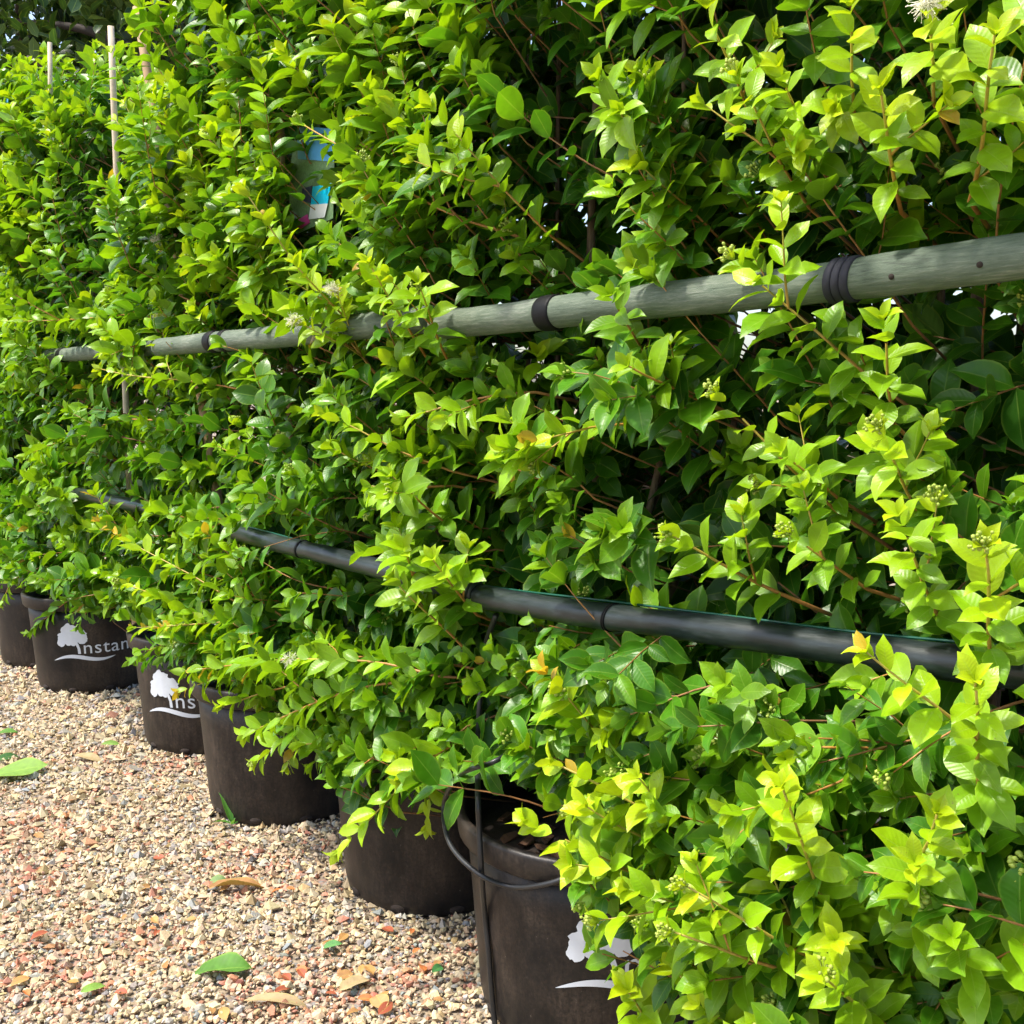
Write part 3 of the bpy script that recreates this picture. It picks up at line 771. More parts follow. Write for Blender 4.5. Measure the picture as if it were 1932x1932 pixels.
# keep-out: foliage does not sit between the path and these stretches of rail, hose, label and pots
def seg_dist(X, Y, a, b):
    a = np.array(a, float); b = np.array(b, float); ab = b - a
    t = np.clip(((X - a[0]) * ab[0] + (Y - a[1]) * ab[1]) / (ab @ ab), 0, 1)
    return np.hypot(X - a[0] - t * ab[0], Y - a[1] - t * ab[1])
CLEAR = [((860, 606), (1370, 552), 46, 30, DU - .06, 0.93), ((1370, 552), (1600, 520), 40, 52, DU - .06, 0.8), ((1580, 522), (1960, 480), 58, 60, DU - .06, 0.96),
         ((310, 652), (600, 626), 26, 26, DU - .06, 0.75), ((600, 626), (800, 604), 28, 28, DU - .06, 0.4), ((120, 668), (180, 664), 14, 14, DU - .1, 0.8),
         ((470, 1012), (720, 1080), 26, 30, DL - .05, 0.9), ((930, 1130), (1330, 1182), 42, 42, DL - .05, 0.95), ((1330, 1182), (1500, 1205), 42, 42, DL - .05, 0.75), ((1500, 1210), (1850, 1262), 46, 46, DL - .05, 0.88),
         ((190, 945), (245, 962), 14, 14, DL - .1, 0.85),
         ((590, 250), (595, 395), 30, 30, 0.36, 0.4), ((560, 430), (575, 425), 20, 20, 0.36, 0.85),
         ((210, 60), (216, 225), 10, 10, 0.33, 0.6), ((262, 40), (302, 280), 10, 10, 0.31, 0.45), ((94, 95), (95, 160), 8, 8, 0.33, 0.25), ((528, 240), (531, 300), 12, 12, 0.28, 0.9),
         ((900, 1540), (935, 1900), 55, 55, 0.1, 0.97), ((985, 1640), (1030, 1900), 75, 75, 0.1, 0.95), ((1110, 1790), (1140, 1840), 45, 45, 0.1, 0.6), ((960, 1530), (1010, 1570), 50, 50, 0.1, 0.9), ((880, 1490), (900, 1520), 30, 30, 0.2, 0.8),
         ((720, 1650), (860, 1690), 56, 56, 0.1, 0.98), ((810, 1560), (830, 1640), 46, 46, 0.1, 0.95),
         ((420, 1420), (580, 1520), 48, 48, 0.1, 0.92), ((300, 1320), (330, 1390), 36, 36, 0.1, 0.8), ((240, 1190), (300, 1210), 25, 25, 0.1, 0.75),
         ((100, 1190), (210, 1240), 55, 55, 0.1, 0.97), ((60, 1150), (90, 1250), 35, 35, 0.1, 0.9), ((10, 1150), (30, 1220), 40, 40, 0.1, 0.9),
         ((-100, 1400), (330, 1440), 110, 110, 0.1, 1.0), ((0, 1700), (560, 1720), 200, 200, 0.1, 1.0), ((640, 1800), (840, 1850), 100, 100, 0.1, 1.0), ((60, 1300), (220, 1330), 45, 45, 0.1, 1.0)]
def blocked(P, d):
    """P (n,3): probability that a leaf there is cut away"""
    X, Y, _ = project(P); pr = np.zeros(len(P))
    for a, b, w0, w1, dm, p in CLEAR:
        hit = (seg_dist(X, Y, a, b) < 0.5 * (w0 + w1)) & (d > dm)
        pr = np.where(hit, np.maximum(pr, p), pr)
    return pr

SHRUBS = []
PS = [float(p @ RV) for p in POT_POS]
print('pot s,d', [tuple(np.round(sdh(p), 2)) for p in POT_POS])
PLANTS = [  # s, height, leaf length, stem name for the label
    (0.60, 3.00, 0.078, 'lime-green glossy hedge shrub overhanging the ground beside the hose pot, large bright leaf tufts'),
    (1.40, 3.05, 0.086, 'glossy green hedge shrub growing in the logo pot with the hose loop'),
    (2.14, 3.05, 0.090, 'hedge shrub with a long bare horizontal branch, growing in the plain pot beside the hose'),
    (2.93, 3.05, 0.092, 'hedge shrub with yellow upright shoots below the plant label, in the pot with the weed'),
    (3.70, 2.50, 0.096, 'hedge shrub with cream flowers growing in the pot whose logo is half covered'),
    (4.86, 2.84, 0.100, 'darker glossy hedge shrub around the two stakes, growing in the pot printed Instant'),
    (5.62, 3.08, 0.104, 'hedge shrub with small dark leaves in the pot behind the one printed Instant'),
    (6.42, 3.22, 0.10, 'hedge shrub growing in the farthest visible pot of the row'),
    (7.22, 3.45, 0.10, 'hedge shrub closing the far end of the row, its pot hidden')]

def top_drop(i, s, s0):
    if i < 3: return 0.0
    e = abs(s - s0) / 0.45
    return (0.70 if (i == 3 and s > s0) else 0.0 if i == 3 else 0.30) * e * e
def top_cut(i, s, s0, h, H): return h > H - top_drop(i, s, s0)
def grow(i):
    _, H, ll, _ = PLANTS[i]; s0 = PS[i]
    S = Shrub()
    half = 0.44 if i < 4 else (0.62 if i == 4 else 0.46)
    lo = -0.44; 
    if i == 0: lo = -0.75
    near = i < 4
    area = (half - lo) * (H - 0.45)
    # outer shoots with young tips
    nA = int(area * (72 if near else 50))
    for k in range(nA):
        s = s0 + rng.uniform(lo, half); h = rng.uniform(0.50, H)
        if top_cut(i, s, s0, h, H): continue
        f = dfront(s, h, H)
        hi = min(1, max(0, (h - 1.2) / 1.2))
        c = rng.uniform(-0.05, 0.75) + 0.7 * hi
        if h < 0.85: c = rng.uniform(-0.35, 0.55)
        dv = nrm(NV * rng.uniform(0.45, 1.0) * (1 - 0.35 * hi) + RV * rng.normal(0.28, 0.40) + ZV * c)
        ln = rng.uniform(0.14, 0.32)
        tipd = f + rng.uniform(-0.08, 0.09) + (0.10 if rng.random() < 0.15 else 0)
        base = W(s, tipd, h) - dv * ln
        yng = min(1.0, rng.beta(2.2, 1.6) * (0.75 + 0.10 * hi) + 0.06 + 0.30 * hi)
        if s0 > 4.3: yng *= 0.92
        shoot(S, base, dv, ln, (0, 0, rng.normal(0.04, 0.12)), (0.05 + 0.40 * yng, 0.25 + 0.70 * yng), ll * rng.uniform(0.78, 1.12), gap=0.029, r=0.0021, side=1 if rng.random() < 0.3 else 0, orange=0.10 if rng.random() < 0.06 else 0)
    # inner mature layer
    nB = int(area * (66 if near else 44))
    for k in range(nB):
        s = s0 + rng.uniform(lo, half); h = rng.uniform(0.46, H - 0.1)
        if top_cut(i, s, s0, h, H): continue
        f = dfront(s, h, H) - rng.uniform(0.06, 0.22)
        dv = nrm(NV * rng.uniform(0.2, 1.0) + RV * rng.normal(0.1, 0.6) + ZV * rng.uniform(-0.3, 0.8))
        ln = rng.uniform(0.15, 0.30)
        shoot(S, W(s, f, h) - dv * ln * 0.8, dv, ln, (0, 0, rng.normal(-0.08, 0.1)), (0.02, rng.uniform(0.08, 0.36) + 0.15 * min(1, max(0, (h - 1.4) / 1.0))), ll * rng.uniform(0.95, 1.2), gap=0.032, r=0.0025)
    # core and back
    nC = int(area * (125 if i < 2 else 64 if near else 38))
    for k in range(nC):
        s = s0 + rng.uniform(lo, half); h = rng.uniform(0.5, H - 0.05); d = rng.uniform(-0.46, 0.16)
        if top_cut(i, s, s0, h, H): continue
        dv = nrm(rng.normal(0, 1, 3) * np.array([1, 1, 0.6]) + ZV * 0.3)
        ln = rng.uniform(0.15, 0.3)
        shoot(S, W(s, d, h) - dv * ln * 0.5, dv, ln, (0, 0, -0.05), (0.0, 0.25), ll * 1.3, gap=0.034, r=0.0025)
    # bushy sprays low down in front of the pots
    lows = {0: (70, 0.40, 1.20, 0.40, 1.0, 0.50, 0.70, 0.9), 1: (26, 1.15, 1.60, 0.50, 0.95, 0.46, 0.62, 0.85), 2: (20, 2.0, 2.75, 0.44, 0.75, 0.42, 0.56, 0.75), 3: (22, 2.8, 3.6, 0.44, 0.72, 0.42, 0.58, 0.8), 4: (14, 3.5, 4.4, 0.46, 0.70, 0.40, 0.52, 0.7)}
    if i in lows:
        nL, sa, sb, ha, hb, da, db, yy = lows[i]
        for k in range(nL):
            s = rng.uniform(sa, sb); h = rng.uniform(ha, hb); yy = lows[i][7] * rng.uniform(0.35, 1.0)
            dv = nrm(NV * rng.uniform(0.5, 1.0) + RV * rng.normal(0.35, 0.4) + ZV * rng.uniform(-0.35, 0.6)); ln = rng.uniform(0.16, 0.30)
            shoot(S, W(s, rng.uniform(da, db), h) - dv * ln, dv, ln, (0, 0, rng.normal(0, 0.12)), (0.25 * yy + 0.1, rng.uniform(0.6, 1.0) * yy + 0.1), ll * rng.uniform(0.72, 1.0), gap=0.028, r=0.0022, side=1 if rng.random() < 0.3 else 0)
    # top shoots
    for k in range(int((half - lo) * 26)):
        s = s0 + rng.uniform(lo, half); d = rng.uniform(-0.25, 0.25)
        dv = nrm(ZV + RV * rng.normal(0.1, 0.25) + NV * rng.normal(0.1, 0.25)); ln = rng.uniform(0.2, 0.42)
        shoot(S, W(s, d, H - 0.25 + rng.uniform(-0.1, 0.12) - top_drop(i, s, s0)), dv, ln, (0, 0, 0), (0.2, 0.8), ll * 0.95, gap=0.034)
    return S

# individual shoots read off the photograph: base px, d, tip px, d, youth, leaf length, side shoots
HAND = [
 (2, (958, 1272), .40, (360, 1262), .62, .62, .072, 0, .2), (2, (900, 1250), .44, (752, 1098), .60, .85, .062, 0, 0), (2, (760, 1285), .50, (470, 1380), .66, .75, .058, 1, 0), (2, (820, 1275), .48, (560, 1240), .62, .7, .064, 1, 0),
 (1, (940, 1330), .40, (650, 1590), .66, .95, .062, 1, .1), (1, (900, 1380), .42, (760, 1470), .62, .8, .060, 0, 0), (2, (860, 1330), .38, (690, 1440), .55, .55, .062, 1, 0),
 (3, (560, 1215), .40, (195, 975), .68, .92, .056, 1, .9), (3, (520, 1190), .42, (240, 1110), .62, .85, .056, 1, .3), (3, (560, 1180), .40, (400, 1060), .58, .75, .054, 1, 0),
 (3, (640, 1330), .36, (495, 1430), .58, .85, .054, 1, 0), (3, (520, 1250), .44, (345, 1300), .66, .9, .056, 1, .6), (3, (600, 1290), .42, (420, 1330), .60, .8, .054, 1, 0), (2, (720, 1340), .36, (600, 1440), .52, .6, .058, 1, 0),
 (4, (440, 1160), .36, (250, 1250), .52, .45, .056, 0, 0), (5, (200, 1090), .34, (60, 1190), .52, .4, .060, 0, 0), (5, (220, 1080), .36, (150, 1175), .46, .35, .060, 1, 0), (6, (60, 1000), .40, (10, 1130), .55, .7, .060, 0, 0),
 (1, (1260, 1520), .44, (1045, 1290), .64, .92, .060, 1, .8), (1, (1420, 1600), .46, (1050, 1450), .70, 1.0, .058, 1, .1), (1, (1400, 1720), .48, (1005, 1560), .72, .98, .058, 1, 0), (1, (1330, 1650), .46, (1120, 1520), .68, .95, .056, 1, 0),
 (1, (1500, 1760), .52, (1200, 1680), .74, .85, .058, 1, 0), (0, (1610, 1830), .50, (1475, 1490), .74, .98, .060, 1, 0), (0, (1640, 1850), .52, (1300, 1680), .76, .95, .060, 1, 0), (0, (1600, 1860), .54, (1270, 1760), .76, .8, .058, 1, 0),
 (0, (1690, 1760), .52, (1750, 1540), .72, .85, .058, 0, 0), (0, (1760, 1800), .52, (1720, 1640), .74, .8, .058, 0, 0), (0, (1860, 1560), .50, (1835, 1290), .74, .9, .060, 1, .1), (0, (1800, 1400), .46, (1530, 1412), .66, .6, .062, 0, 0),
 (0, (1890, 1280), .48, (1850, 1050), .70, .92, .060, 1, 0),  (1, (1270, 1995), .48, (1192, 1880), .62, .9, .066, 0, 0), (0, (1480, 2010), .50, (1330, 1900), .66, .9, .064, 1, 0), (0, (1700, 1960), .5, (1560, 1840), .72, .85, .064, 1, 0), (0, (1640, 1990), .5, (1450, 1940), .68, .7, .066, 1, 0), (0, (1880, 1900), .5, (1800, 1760), .7, .6, .068, 1, 0), (0, (1780, 1180), .46, (1700, 990), .66, .85, .058, 1, 0), (1, (1520, 1140), .44, (1265, 1010), .64, .8, .058, 1, 0), (0, (1660, 1130), .46, (1500, 1010), .62, .75, .058, 1, 0),
 (0, (1690, 760), .42, (1395, 490), .62, .92, .058, 1, 0), (0, (1700, 830), .42, (1660, 615), .60, .78, .060, 0, 0), (0, (1760, 1010), .44, (1660, 820), .62, .85, .058, 1, 0), (0, (1620, 1000), .42, (1370, 760), .60, .8, .056, 1, 0),
 (0, (1600, 960), .42, (1480, 850), .60, .75, .056, 1, 0), (1, (1230, 800), .38, (1000, 830), .60, .88, .058, 1, 0), (1, (1330, 760), .38, (1190, 690), .58, .7, .060, 1, 0), (1, (1230, 690), .38, (1155, 560), .56, .55, .058, 0, 0),
 (2, (1010, 740), .38, (770, 785), .58, .75, .060, 1, 0), (2, (900, 900), .38, (620, 790), .60, .85, .058, 1, 0), (2, (880, 920), .38, (720, 930), .58, .65, .060, 1, 0), (2, (820, 700), .40, (700, 500), .62, .9, .056, 1, 0), (3, (720, 720), .38, (480, 385), .66, 1.0, .060, 2, .15),
 (3, (700, 650), .40, (560, 500), .62, .9, .056, 1, 0), (4, (480, 740), .36, (190, 690), .62, .9, .056, 1, .1), (4, (360, 570), .36, (20, 605), .60, .7, .060, 1, 0), (4, (340, 800), .36, (110, 820), .56, .7, .056, 1, 0),
 (1, (1080, 480), .38, (820, 215), .62, .85, .058, 1, 0), (2, (960, 440), .38, (580, 250), .58, .65, .060, 1, 0), (0, (1560, 430), .40, (1390, 160), .60, .85, .060, 1, 0), (0, (1700, 400), .42, (1660, 170), .62, .95, .060, 1, 0), (0, (1830, 380), .44, (1880, 80), .62, .98, .062, 1, 0),
 (0, (1620, 260), .42, (1600, 20), .60, .98, .062, 1, 0), (0, (1420, 250), .40, (1340, 10), .60, .9, .060, 1, 0), (1, (1250, 330), .38, (1130, 150), .58, .75, .060, 1, 0), (0, (1760, 230), .44, (1760, 20), .62, 1.0, .062, 0, 0), (0, (1540, 330), .42, (1480, 130), .60, .9, .060, 1, 0),
 (4, (330, 1010), .40, (180, 1000), .60, .7, .08, 1, 0), (4, (440, 1000), .40, (300, 960), .60, .65, .08, 1, 0), (4, (470, 960), .40, (380, 1010), .58, .6, .078, 1, 0), (5, (180, 940), .36, (60, 900), .58, .6, .085, 1, 0), (5, (150, 960), .36, (90, 920), .58, .5, .085, 1, 0),
 (4, (300, 700), .38, (200, 620), .58, .75, .08, 1, 0), (5, (120, 700), .36, (20, 640), .58, .6, .085, 1, 0), (5, (90, 640), .36, (40, 690), .56, .5, .085, 1, 0), (4, (290, 640), .40, (215, 670), .58, .7, .08, 1, 0), (2, (850, 690), .42, (790, 540), .60, .8, .066, 1, 0), (2, (860, 1000), .42, (740, 900), .60, .7, .066, 1, 0), (2, (900, 1160), .44, (820, 1060), .60, .8, .066, 1, 0), (3, (800, 1120), .44, (760, 1040), .6, .75, .066, 1, 0),
]
def build_shrubs():
    global SHRUBS
    SHRUBS = [grow(i) for i in range(len(PLANTS))]
    for (i, b, db, t, dt_, y, ll, side, org) in HAND:
        A = on_d(b[0], b[1], db); B = on_d(t[0], t[1], dt_); v = B - A; L = np.linalg.norm(v)
        sag = -0.10 if B[2] < A[2] else 0.06
        n0 = len(SHRUBS[i].tw)
        shoot(SHRUBS[i], A - np.array([0, 0, sag * L * 0.0]), v / L - np.array([0, 0, sag]), L, (0, 0, sag), (0.15 + 0.5 * y, min(1.0, 0.25 + 0.75 * y)), ll * (0.95 if i == 0 else 1.15), gap=0.029, r=0.0034, side=side, orange=org)
        for k in range(n0, len(SHRUBS[i].tw)): HANDSET.add((i, k))
HANDSET = set()
build_shrubs()

# flatten, prune, rank by how much of each leaf shows
PIX = 700
zbuf = np.full(PIX * PIX, 1e9)
flat = []
for i, S in enumerate(SHRUBS):
    A = dict(pos=np.vstack(S.pos), dir=np.vstack(S.dir), nor=np.vstack(S.nor), len=np.concatenate(S.len), col=np.vstack(S.col), var=np.concatenate(S.var), sid=np.concatenate(S.sid))
    mid = A['pos'] + A['dir'] * (A['len'] * 0.55)[:, None]
    d = sdh(mid)[:, 1]
    hand = np.array([(i, k) in HANDSET for k in range(len(S.tw))])
    pr = blocked(mid, d); pr = np.maximum(pr, blocked(A['pos'] + A['dir'] * A['len'][:, None], d))
    pr = np.where(hand[A['sid']], 0, pr)
    keep = rng.random(len(pr)) >= pr
    frac = np.bincount(A['sid'], keep, len(S.tw)) / np.maximum(np.bincount(A['sid'], minlength=len(S.tw)), 1)
    keep &= (frac[A['sid']] > 0.45) | hand[A['sid']]      # a shoot that lost most of its leaves is cut off whole
    # nothing inside a pole or below the gravel
    q = sdh(mid); keep &= mid[:, 2] > 0.03
    for k in A: A[k] = A[k][keep]
    flat.append(A)
    # twigs whose leaves are all gone go too
    S.nleaf = np.bincount(A['sid'], minlength=len(S.tw))
for A in flat:
    Y = np.cross(A['nor'], A['dir'])
    pts = []
    for t in (0.12, 0.3, 0.5, 0.7, 0.9):
        for v in (-0.6, 0, 0.6):
            pts.append(A['pos'] + A['dir'] * (A['len'] * t)[:, None] + Y * (A['len'] * 0.24 * v * (1 - abs(2 * t - 1) ** 2))[:, None])
    A['smp'] = np.stack(pts, 1)
    X, Yp, dep = project(A['smp'])
    ix = (X / PX * PIX).astype(int); iy = (Yp / PX * PIX).astype(int)
    ok = (ix >= 0) & (ix < PIX) & (iy >= 0) & (iy < PIX) & (dep > 0.2)
    A['id'] = np.where(ok, iy * PIX + ix, -1); A['dep'] = dep
    np.minimum.at(zbuf, A['id'][ok], dep[ok])
for A in flat:
    vis = (A['id'] >= 0) & (A['dep'] <= zbuf[np.maximum(A['id'], 0)] + 0.012)
    view = nrm(np.array([0, 0, CAMH]) - A['pos'])
    px = A['len'] * FOC / np.maximum(A['dep'][:, 7], 0.2)
    A['score'] = vis.mean(1) * px * px * (0.25 + np.abs(np.sum(view * A['nor'], -1)))

def frames(A, idx):
    x = A['dir'][idx]; z = A['nor'][idx]; y = np.cross(z, x)
    return np.stack([x, y, z], -1) * A['len'][idx][:, None, None]

def merged_leaves(A, idx, res, org):
    Vs = []; Qs = []; UVs = []; Cs = []; off = 0
    F = frames(A, idx)
    for v in range(10):
        m_ = A['var'][idx] == v
        if not m_.any(): continue
        Vl, Ql, UVl = SH[res][v]; n = m_.sum()
        P = np.einsum('nij,kj->nki', F[m_], Vl) + (A['pos'][idx][m_] - org)[:, None, :]
        Vs.append(P.reshape(-1, 3)); Qs.append((Ql[None] + (np.arange(n) * len(Vl))[:, None, None] + off).reshape(-1, 4))
        UVs.append(np.tile(UVl, (n, 1)))
        c = np.ones((n, len(Vl), 4)); c[..., :3] = A['col'][idx][m_][:, None, :]; Cs.append(c.reshape(-1, 4))
        off += n * len(Vl)
    return np_mesh('foliage', np.vstack(Vs), np.vstack(Qs), True, np.vstack(UVs), {'leafcol': ('FLOAT_COLOR', np.vstack(Cs))}, (M_LEAF_A,))

def cluster_meshes():
    out = []
    R = np.random.default_rng(9)
    for k in range(3):
        bm = bmesh.new()
        n = 12 + 5 * k
        for j in range(n):
            c = Vector(R.normal(0, 1, 3)).normalized() * R.uniform(0.008, 0.019) + Vector((0.022, 0, 0))
            mt = Matrix.Translation(c) @ Matrix.Diagonal((1.25, 1, 1, 1))
            bmesh.ops.create_icosphere(bm, subdivisions=1, radius=R.uniform(0.0024, 0.0040), matrix=mt)
            # stalk
            V, Q = tube_arrays([(0, 0, 0), tuple(c * 0.5 + Vector((0.003, 0, 0))), tuple(c)], 0.0007, 4, False)
            vs = [bm.verts.new(v) for v in V]
            for q in Q: bm.faces.new([vs[a] for a in q])
        me = bpy.data.meshes.new('bud_cluster'); bm.to_mesh(me); bm.free()
        me.polygons.foreach_set('use_smooth', [True] * len(me.polygons)); me.materials.append(M_BUD)
        out.append(me)
    return out
ME_BUD = cluster_meshes()
def flower_mesh():
    R = np.random.default_rng(2); Vs = []; Qs = []; off = 0
    for j in range(150):
        a = nrm(R.normal(0, 1, 3)); L = R.uniform(0.013, 0.022); b = nrm(a + R.normal(0, .25, 3))
        c = nrm(R.normal(0, 1, 3)) * 0.004
        V, Q = tube_arrays([c, c + a * L * 0.5, c + (a * 0.5 + b * 0.5) * L], [0.00045, 0.0004, 0.0003], 3, False)
        Vs.append(V); Qs.append(Q + off); off += len(V)
        V, Q = tube_arrays([c + (a * .5 + b * .5) * L, c + (a * .5 + b * .5) * L * 1.07], [0.0007, 0.0006], 3, False)
        Vs.append(V); Qs.append(Q + off); off += len(V)
    return np_mesh('flower', np.vstack(Vs), np.vstack(Qs), True, None, None, (M_STAMEN,))
ME_FLOWER = flower_mesh()

FLOWERS = [(4, 355, 515, .50), (4, 398, 545, .52), (4, 374, 605, .52), (3, 490, 845, .50), (3, 670, 640, .54), (2, 628, 1180, .56), (0, 1850, 12, .60), (3, 588, 650, .56)]
BUDS_PX = [(0, 1465, 545, .62), (0, 1820, 912, .60), (0, 1520, 1015, .62), (0, 1375, 765, .61), (0, 1290, 1000, .64), (1, 1335, 1198, .60), (0, 1370, 1640, .74), (0, 1280, 1780, .76), (0, 1370, 1905, .74), (1, 1120, 1750, .62), (3, 505, 1420, .60), (3, 590, 650, .58), (3, 270, 1320, .56), (3, 395, 265, .50), (4, 380, 455, .5), (0, 1640, 830, .6), (0, 1410, 1020, .6), (0, 1630, 1540, .66), (0, 1880, 1010, .66), (2, 750, 1170, .52), (5, 385, 270, .48)]

def orient(x, up=(0, 0, 1)):
    x = nrm(np.asarray(x, float)); y = nrm(np.cross(np.asarray(up, float), x)); z = np.cross(x, y)
    return Matrix(((x[0], y[0], z[0], 0), (x[1], y[1], z[1], 0), (x[2], y[2], z[2], 0), (0, 0, 0, 1)))

NTRI = 0
def nearest_tip(S, p):
    c = [t for t in S.tips if S.nleaf[t[3]] > 6]
    t = min(c, key=lambda t: float(np.linalg.norm(t[0] - p)))
    return t[0], t[1]
for i, (S, A) in enumerate(zip(SHRUBS, flat)):
    _, H, ll, label = PLANTS[i]; s0 = PS[i]
    base = POT_POS[i] + [0, 0, 0.40]
    root = empty('hedge_shrub', base); tag(root, label, 'shrub', 'clipped hedge shrubs in a row of pots')
    n = len(A['len'])
    order = np.argsort(-A['score'])
    top = order[:300]; top = top[A['score'][top] > 60]
    # trunk and main limbs
    Vs = []; Qs = []; Ag = []; off = 0
    trunk_pts = spline([base - [0, 0, 0.0], base + [0.02, -0.01, 0.5], base + [-0.02, 0.02, 1.2], base + [0.015, 0.0, H - 0.75]], 6)
    V, Q = tube_arrays(trunk_pts - base, np.linspace(0.020, 0.005, len(trunk_pts)), 8)
    link('trunk', quads_to_mesh('trunk', V, Q, M_BARK), root)
    for k in range(5):
        a = 2 * math.pi * k / 5 + i; b0 = base + [0.02 * math.cos(a), 0.02 * math.sin(a), 0]
        e = base + RV * 0.30 * math.cos(a) + NV * (0.16 * math.sin(a) - 0.16)
        pp = spline([b0, b0 + (e - base) * 0.45 + ZV * 0.5, e + ZV * (1.0 + 0.1 * k), e * 1.0 + ZV * (H - 0.9 - 0.12 * k)], 6)
        V, Q = tube_arrays(pp - base, np.linspace(0.012, 0.004, len(pp)), 7)
        link('limb', quads_to_mesh('limb', V, Q, M_BARK), root)
    topset = set(top.tolist()); shoots_top = {}
    for t in top: shoots_top.setdefault(int(A['sid'][t]), []).append(int(t))
    # shoots that carry the clearest leaves: each a branch with its leaves
    for sid, leaves in shoots_top.items():
        pts, rr, ag = S.tw[sid]
        V, Q = tube_arrays(pts - pts[0], rr, 6)
        me = quads_to_mesh('branch', V, Q, M_TWIG, True, {'twigage': ('FLOAT', np.concatenate([np.repeat(ag, 6), [ag[0], ag[-1]]]))})
        br = link('branch', me, root, Vector(pts[0] - base))
        F = frames(A, np.array(leaves))
        for q, t in enumerate(leaves):
            o = bpy.data.objects.new('leaf', ME_LEAF[A['var'][t]]); COL.objects.link(o); o.parent = br
            m3 = F[q]; p = A['pos'][t] - pts[0]
            o.matrix_basis = Matrix(((m3[0, 0], m3[0, 1], m3[0, 2], p[0]), (m3[1, 0], m3[1, 1], m3[1, 2], p[1]), (m3[2, 0], m3[2, 1], m3[2, 2], p[2]), (0, 0, 0, 1)))
            c = A['col'][t]; o.color = (float(c[0]), float(c[1]), float(c[2]), 1)
    for k, (pts, rr, ag) in enumerate(S.tw):
        if k in shoots_top or S.nleaf[k] < 3: continue
        V, Q = tube_arrays(pts[::2] - base, rr[::2], 3, False)
        Vs.append(V); Qs.append(Q + off); off += len(V); Ag.append(np.repeat(ag[::2], 3))
    tw = link('twigs', np_mesh('twigs', np.vstack(Vs), np.vstack(Qs), True, None, {'twigage': ('FLOAT', np.concatenate(Ag))}, (M_TWIG,)), root); tw['kind'] = 'stuff'
    rest = np.array([k for k in range(n) if k not in topset])
    near = i < 4
    vis = A['score'][rest] > 0
    hi_i = rest[vis & (A['score'][rest] > 420)]; md_i = rest[vis & (A['score'][rest] <= 420)]; lo_i = rest[~vis]
    for nm, ii, res in (('foliage', hi_i, 'md' if near else 'lo'), ('small_foliage', md_i, 'lo'), ('inner_foliage', lo_i, 'xs')):
        if len(ii): link(nm, merged_leaves(A, ii, res, base), root)['kind'] = 'stuff'
    NTRI += len(hi_i) * (48 if near else 16) + len(md_i) * 16 + len(lo_i) * 12
    # bud clusters on some tips, at the tips seen in the photo and a few more
    tips = [t for t in S.tips if S.nleaf[t[3]] > 8]
    for j, (p, tg, ag, sid) in enumerate(tips):
        if rng.random() < (0.10 if s0 < 4 else 0.05):
            b = link('bud_cluster', ME_BUD[j % 3], root); b.matrix_basis = Matrix.Translation(Vector(p - base)) @ orient(tg + rng.normal(0, .3, 3)) @ Matrix.Scale(rng.uniform(0.7, 1.1), 4)
    for (si, x, y, d) in BUDS_PX:
        if si == i:
            p, tg = nearest_tip(S, on_d(x, y, d))
            b = link('bud_cluster', ME_BUD[int(x) % 3], root); b.matrix_basis = Matrix.Translation(Vector(p - base)) @ orient(tg + NV * 0.6) @ Matrix.Scale(0.8, 4)
    for (si, x, y, d) in FLOWERS:
        if si == i:
            p, tg = nearest_tip(S, on_d(x, y, d)); p = p + tg * 0.014 + NV * 0.008
            b = link('flower', ME_FLOWER, root); b.matrix_basis = Matrix.Translation(Vector(p - base)) @ Matrix.Rotation(x, 4, 'Z')
print('gravel', NGRAVEL * 20, 'leaf triangles', NTRI, 'leaves', sum(len(A['len']) for A in flat))

# ------------------------------------------------------------------ things lying on the gravel
def ground_leaf(px, py, length, ang, col, label, curlv=2, z=0.022, name='fallen_leaf', group='fallen leaves on the gravel', wide=1.0):
    p = on_h(px, py, z)
    o = link(name, ME_DRY[curlv]); o.color = (*col, 1)
    o.matrix_basis = Matrix.Translation(Vector(p)) @ Matrix.Rotation(ang, 4, 'Z') @ Matrix.Rotation(rng.normal(0, .15), 4, 'X') @ Matrix.Rotation(-0.12, 4, 'Y') @ Matrix.Diagonal((length, length * wide, length, 1))
    tag(o, label, 'leaf', group)
G = (0.09, 0.22, 0.03); LG = (0.17, 0.30, 0.05); BR = (0.36, 0.19, 0.07); TAN = (0.40, 0.30, 0.16); OR = (0.50, 0.16, 0.05); RD = (0.32, 0.08, 0.04)
ground_leaf(-20, 1465, 0.20, 0.35, LG, 'large fresh green fallen leaf on the path, biggest one', 3, wide=1.3)
ground_leaf(-10, 1435, 0.10, 0.9, (0.04, 0.12, 0.03), 'dark green fallen leaf tip touching the biggest fallen leaf', 5)
ground_leaf(-5, 1385, 0.08, 0.5, G, 'small green fallen leaf behind the biggest fallen leaf', 4)
ground_leaf(368, 1838, 0.14, 0.25, G, 'crumpled mid-green fallen leaf lying in the open gravel', 7, wide=1.1)
ground_leaf(152, 1872, 0.065, 0.75, LG, 'small bright green fallen leaf alone near reddish stones', 1)
ground_leaf(395, 1675, 0.17, 0.20, BR, 'long curved brown fallen leaf on the reddish litter', 6, wide=0.6)
ground_leaf(395, 1665, 0.055, 0.5, (0.20, 0.30, 0.12), 'small grey-green fallen leaf against the long brown one', 2, wide=1.4)
ground_leaf(140, 1425, 0.13, -0.25, TAN, 'pale tan dry leaf lying flat behind the reddish stones', 0, wide=0.8)
ground_leaf(190, 1405, 0.08, 0.1, LG, 'yellow-green strip of leaf behind the pale tan dry leaf', 4, wide=0.5)
ground_leaf(460, 1888, 0.16, 0.05, TAN, 'long narrow straw-coloured leaf lying flat on the gravel', 0, wide=0.5)
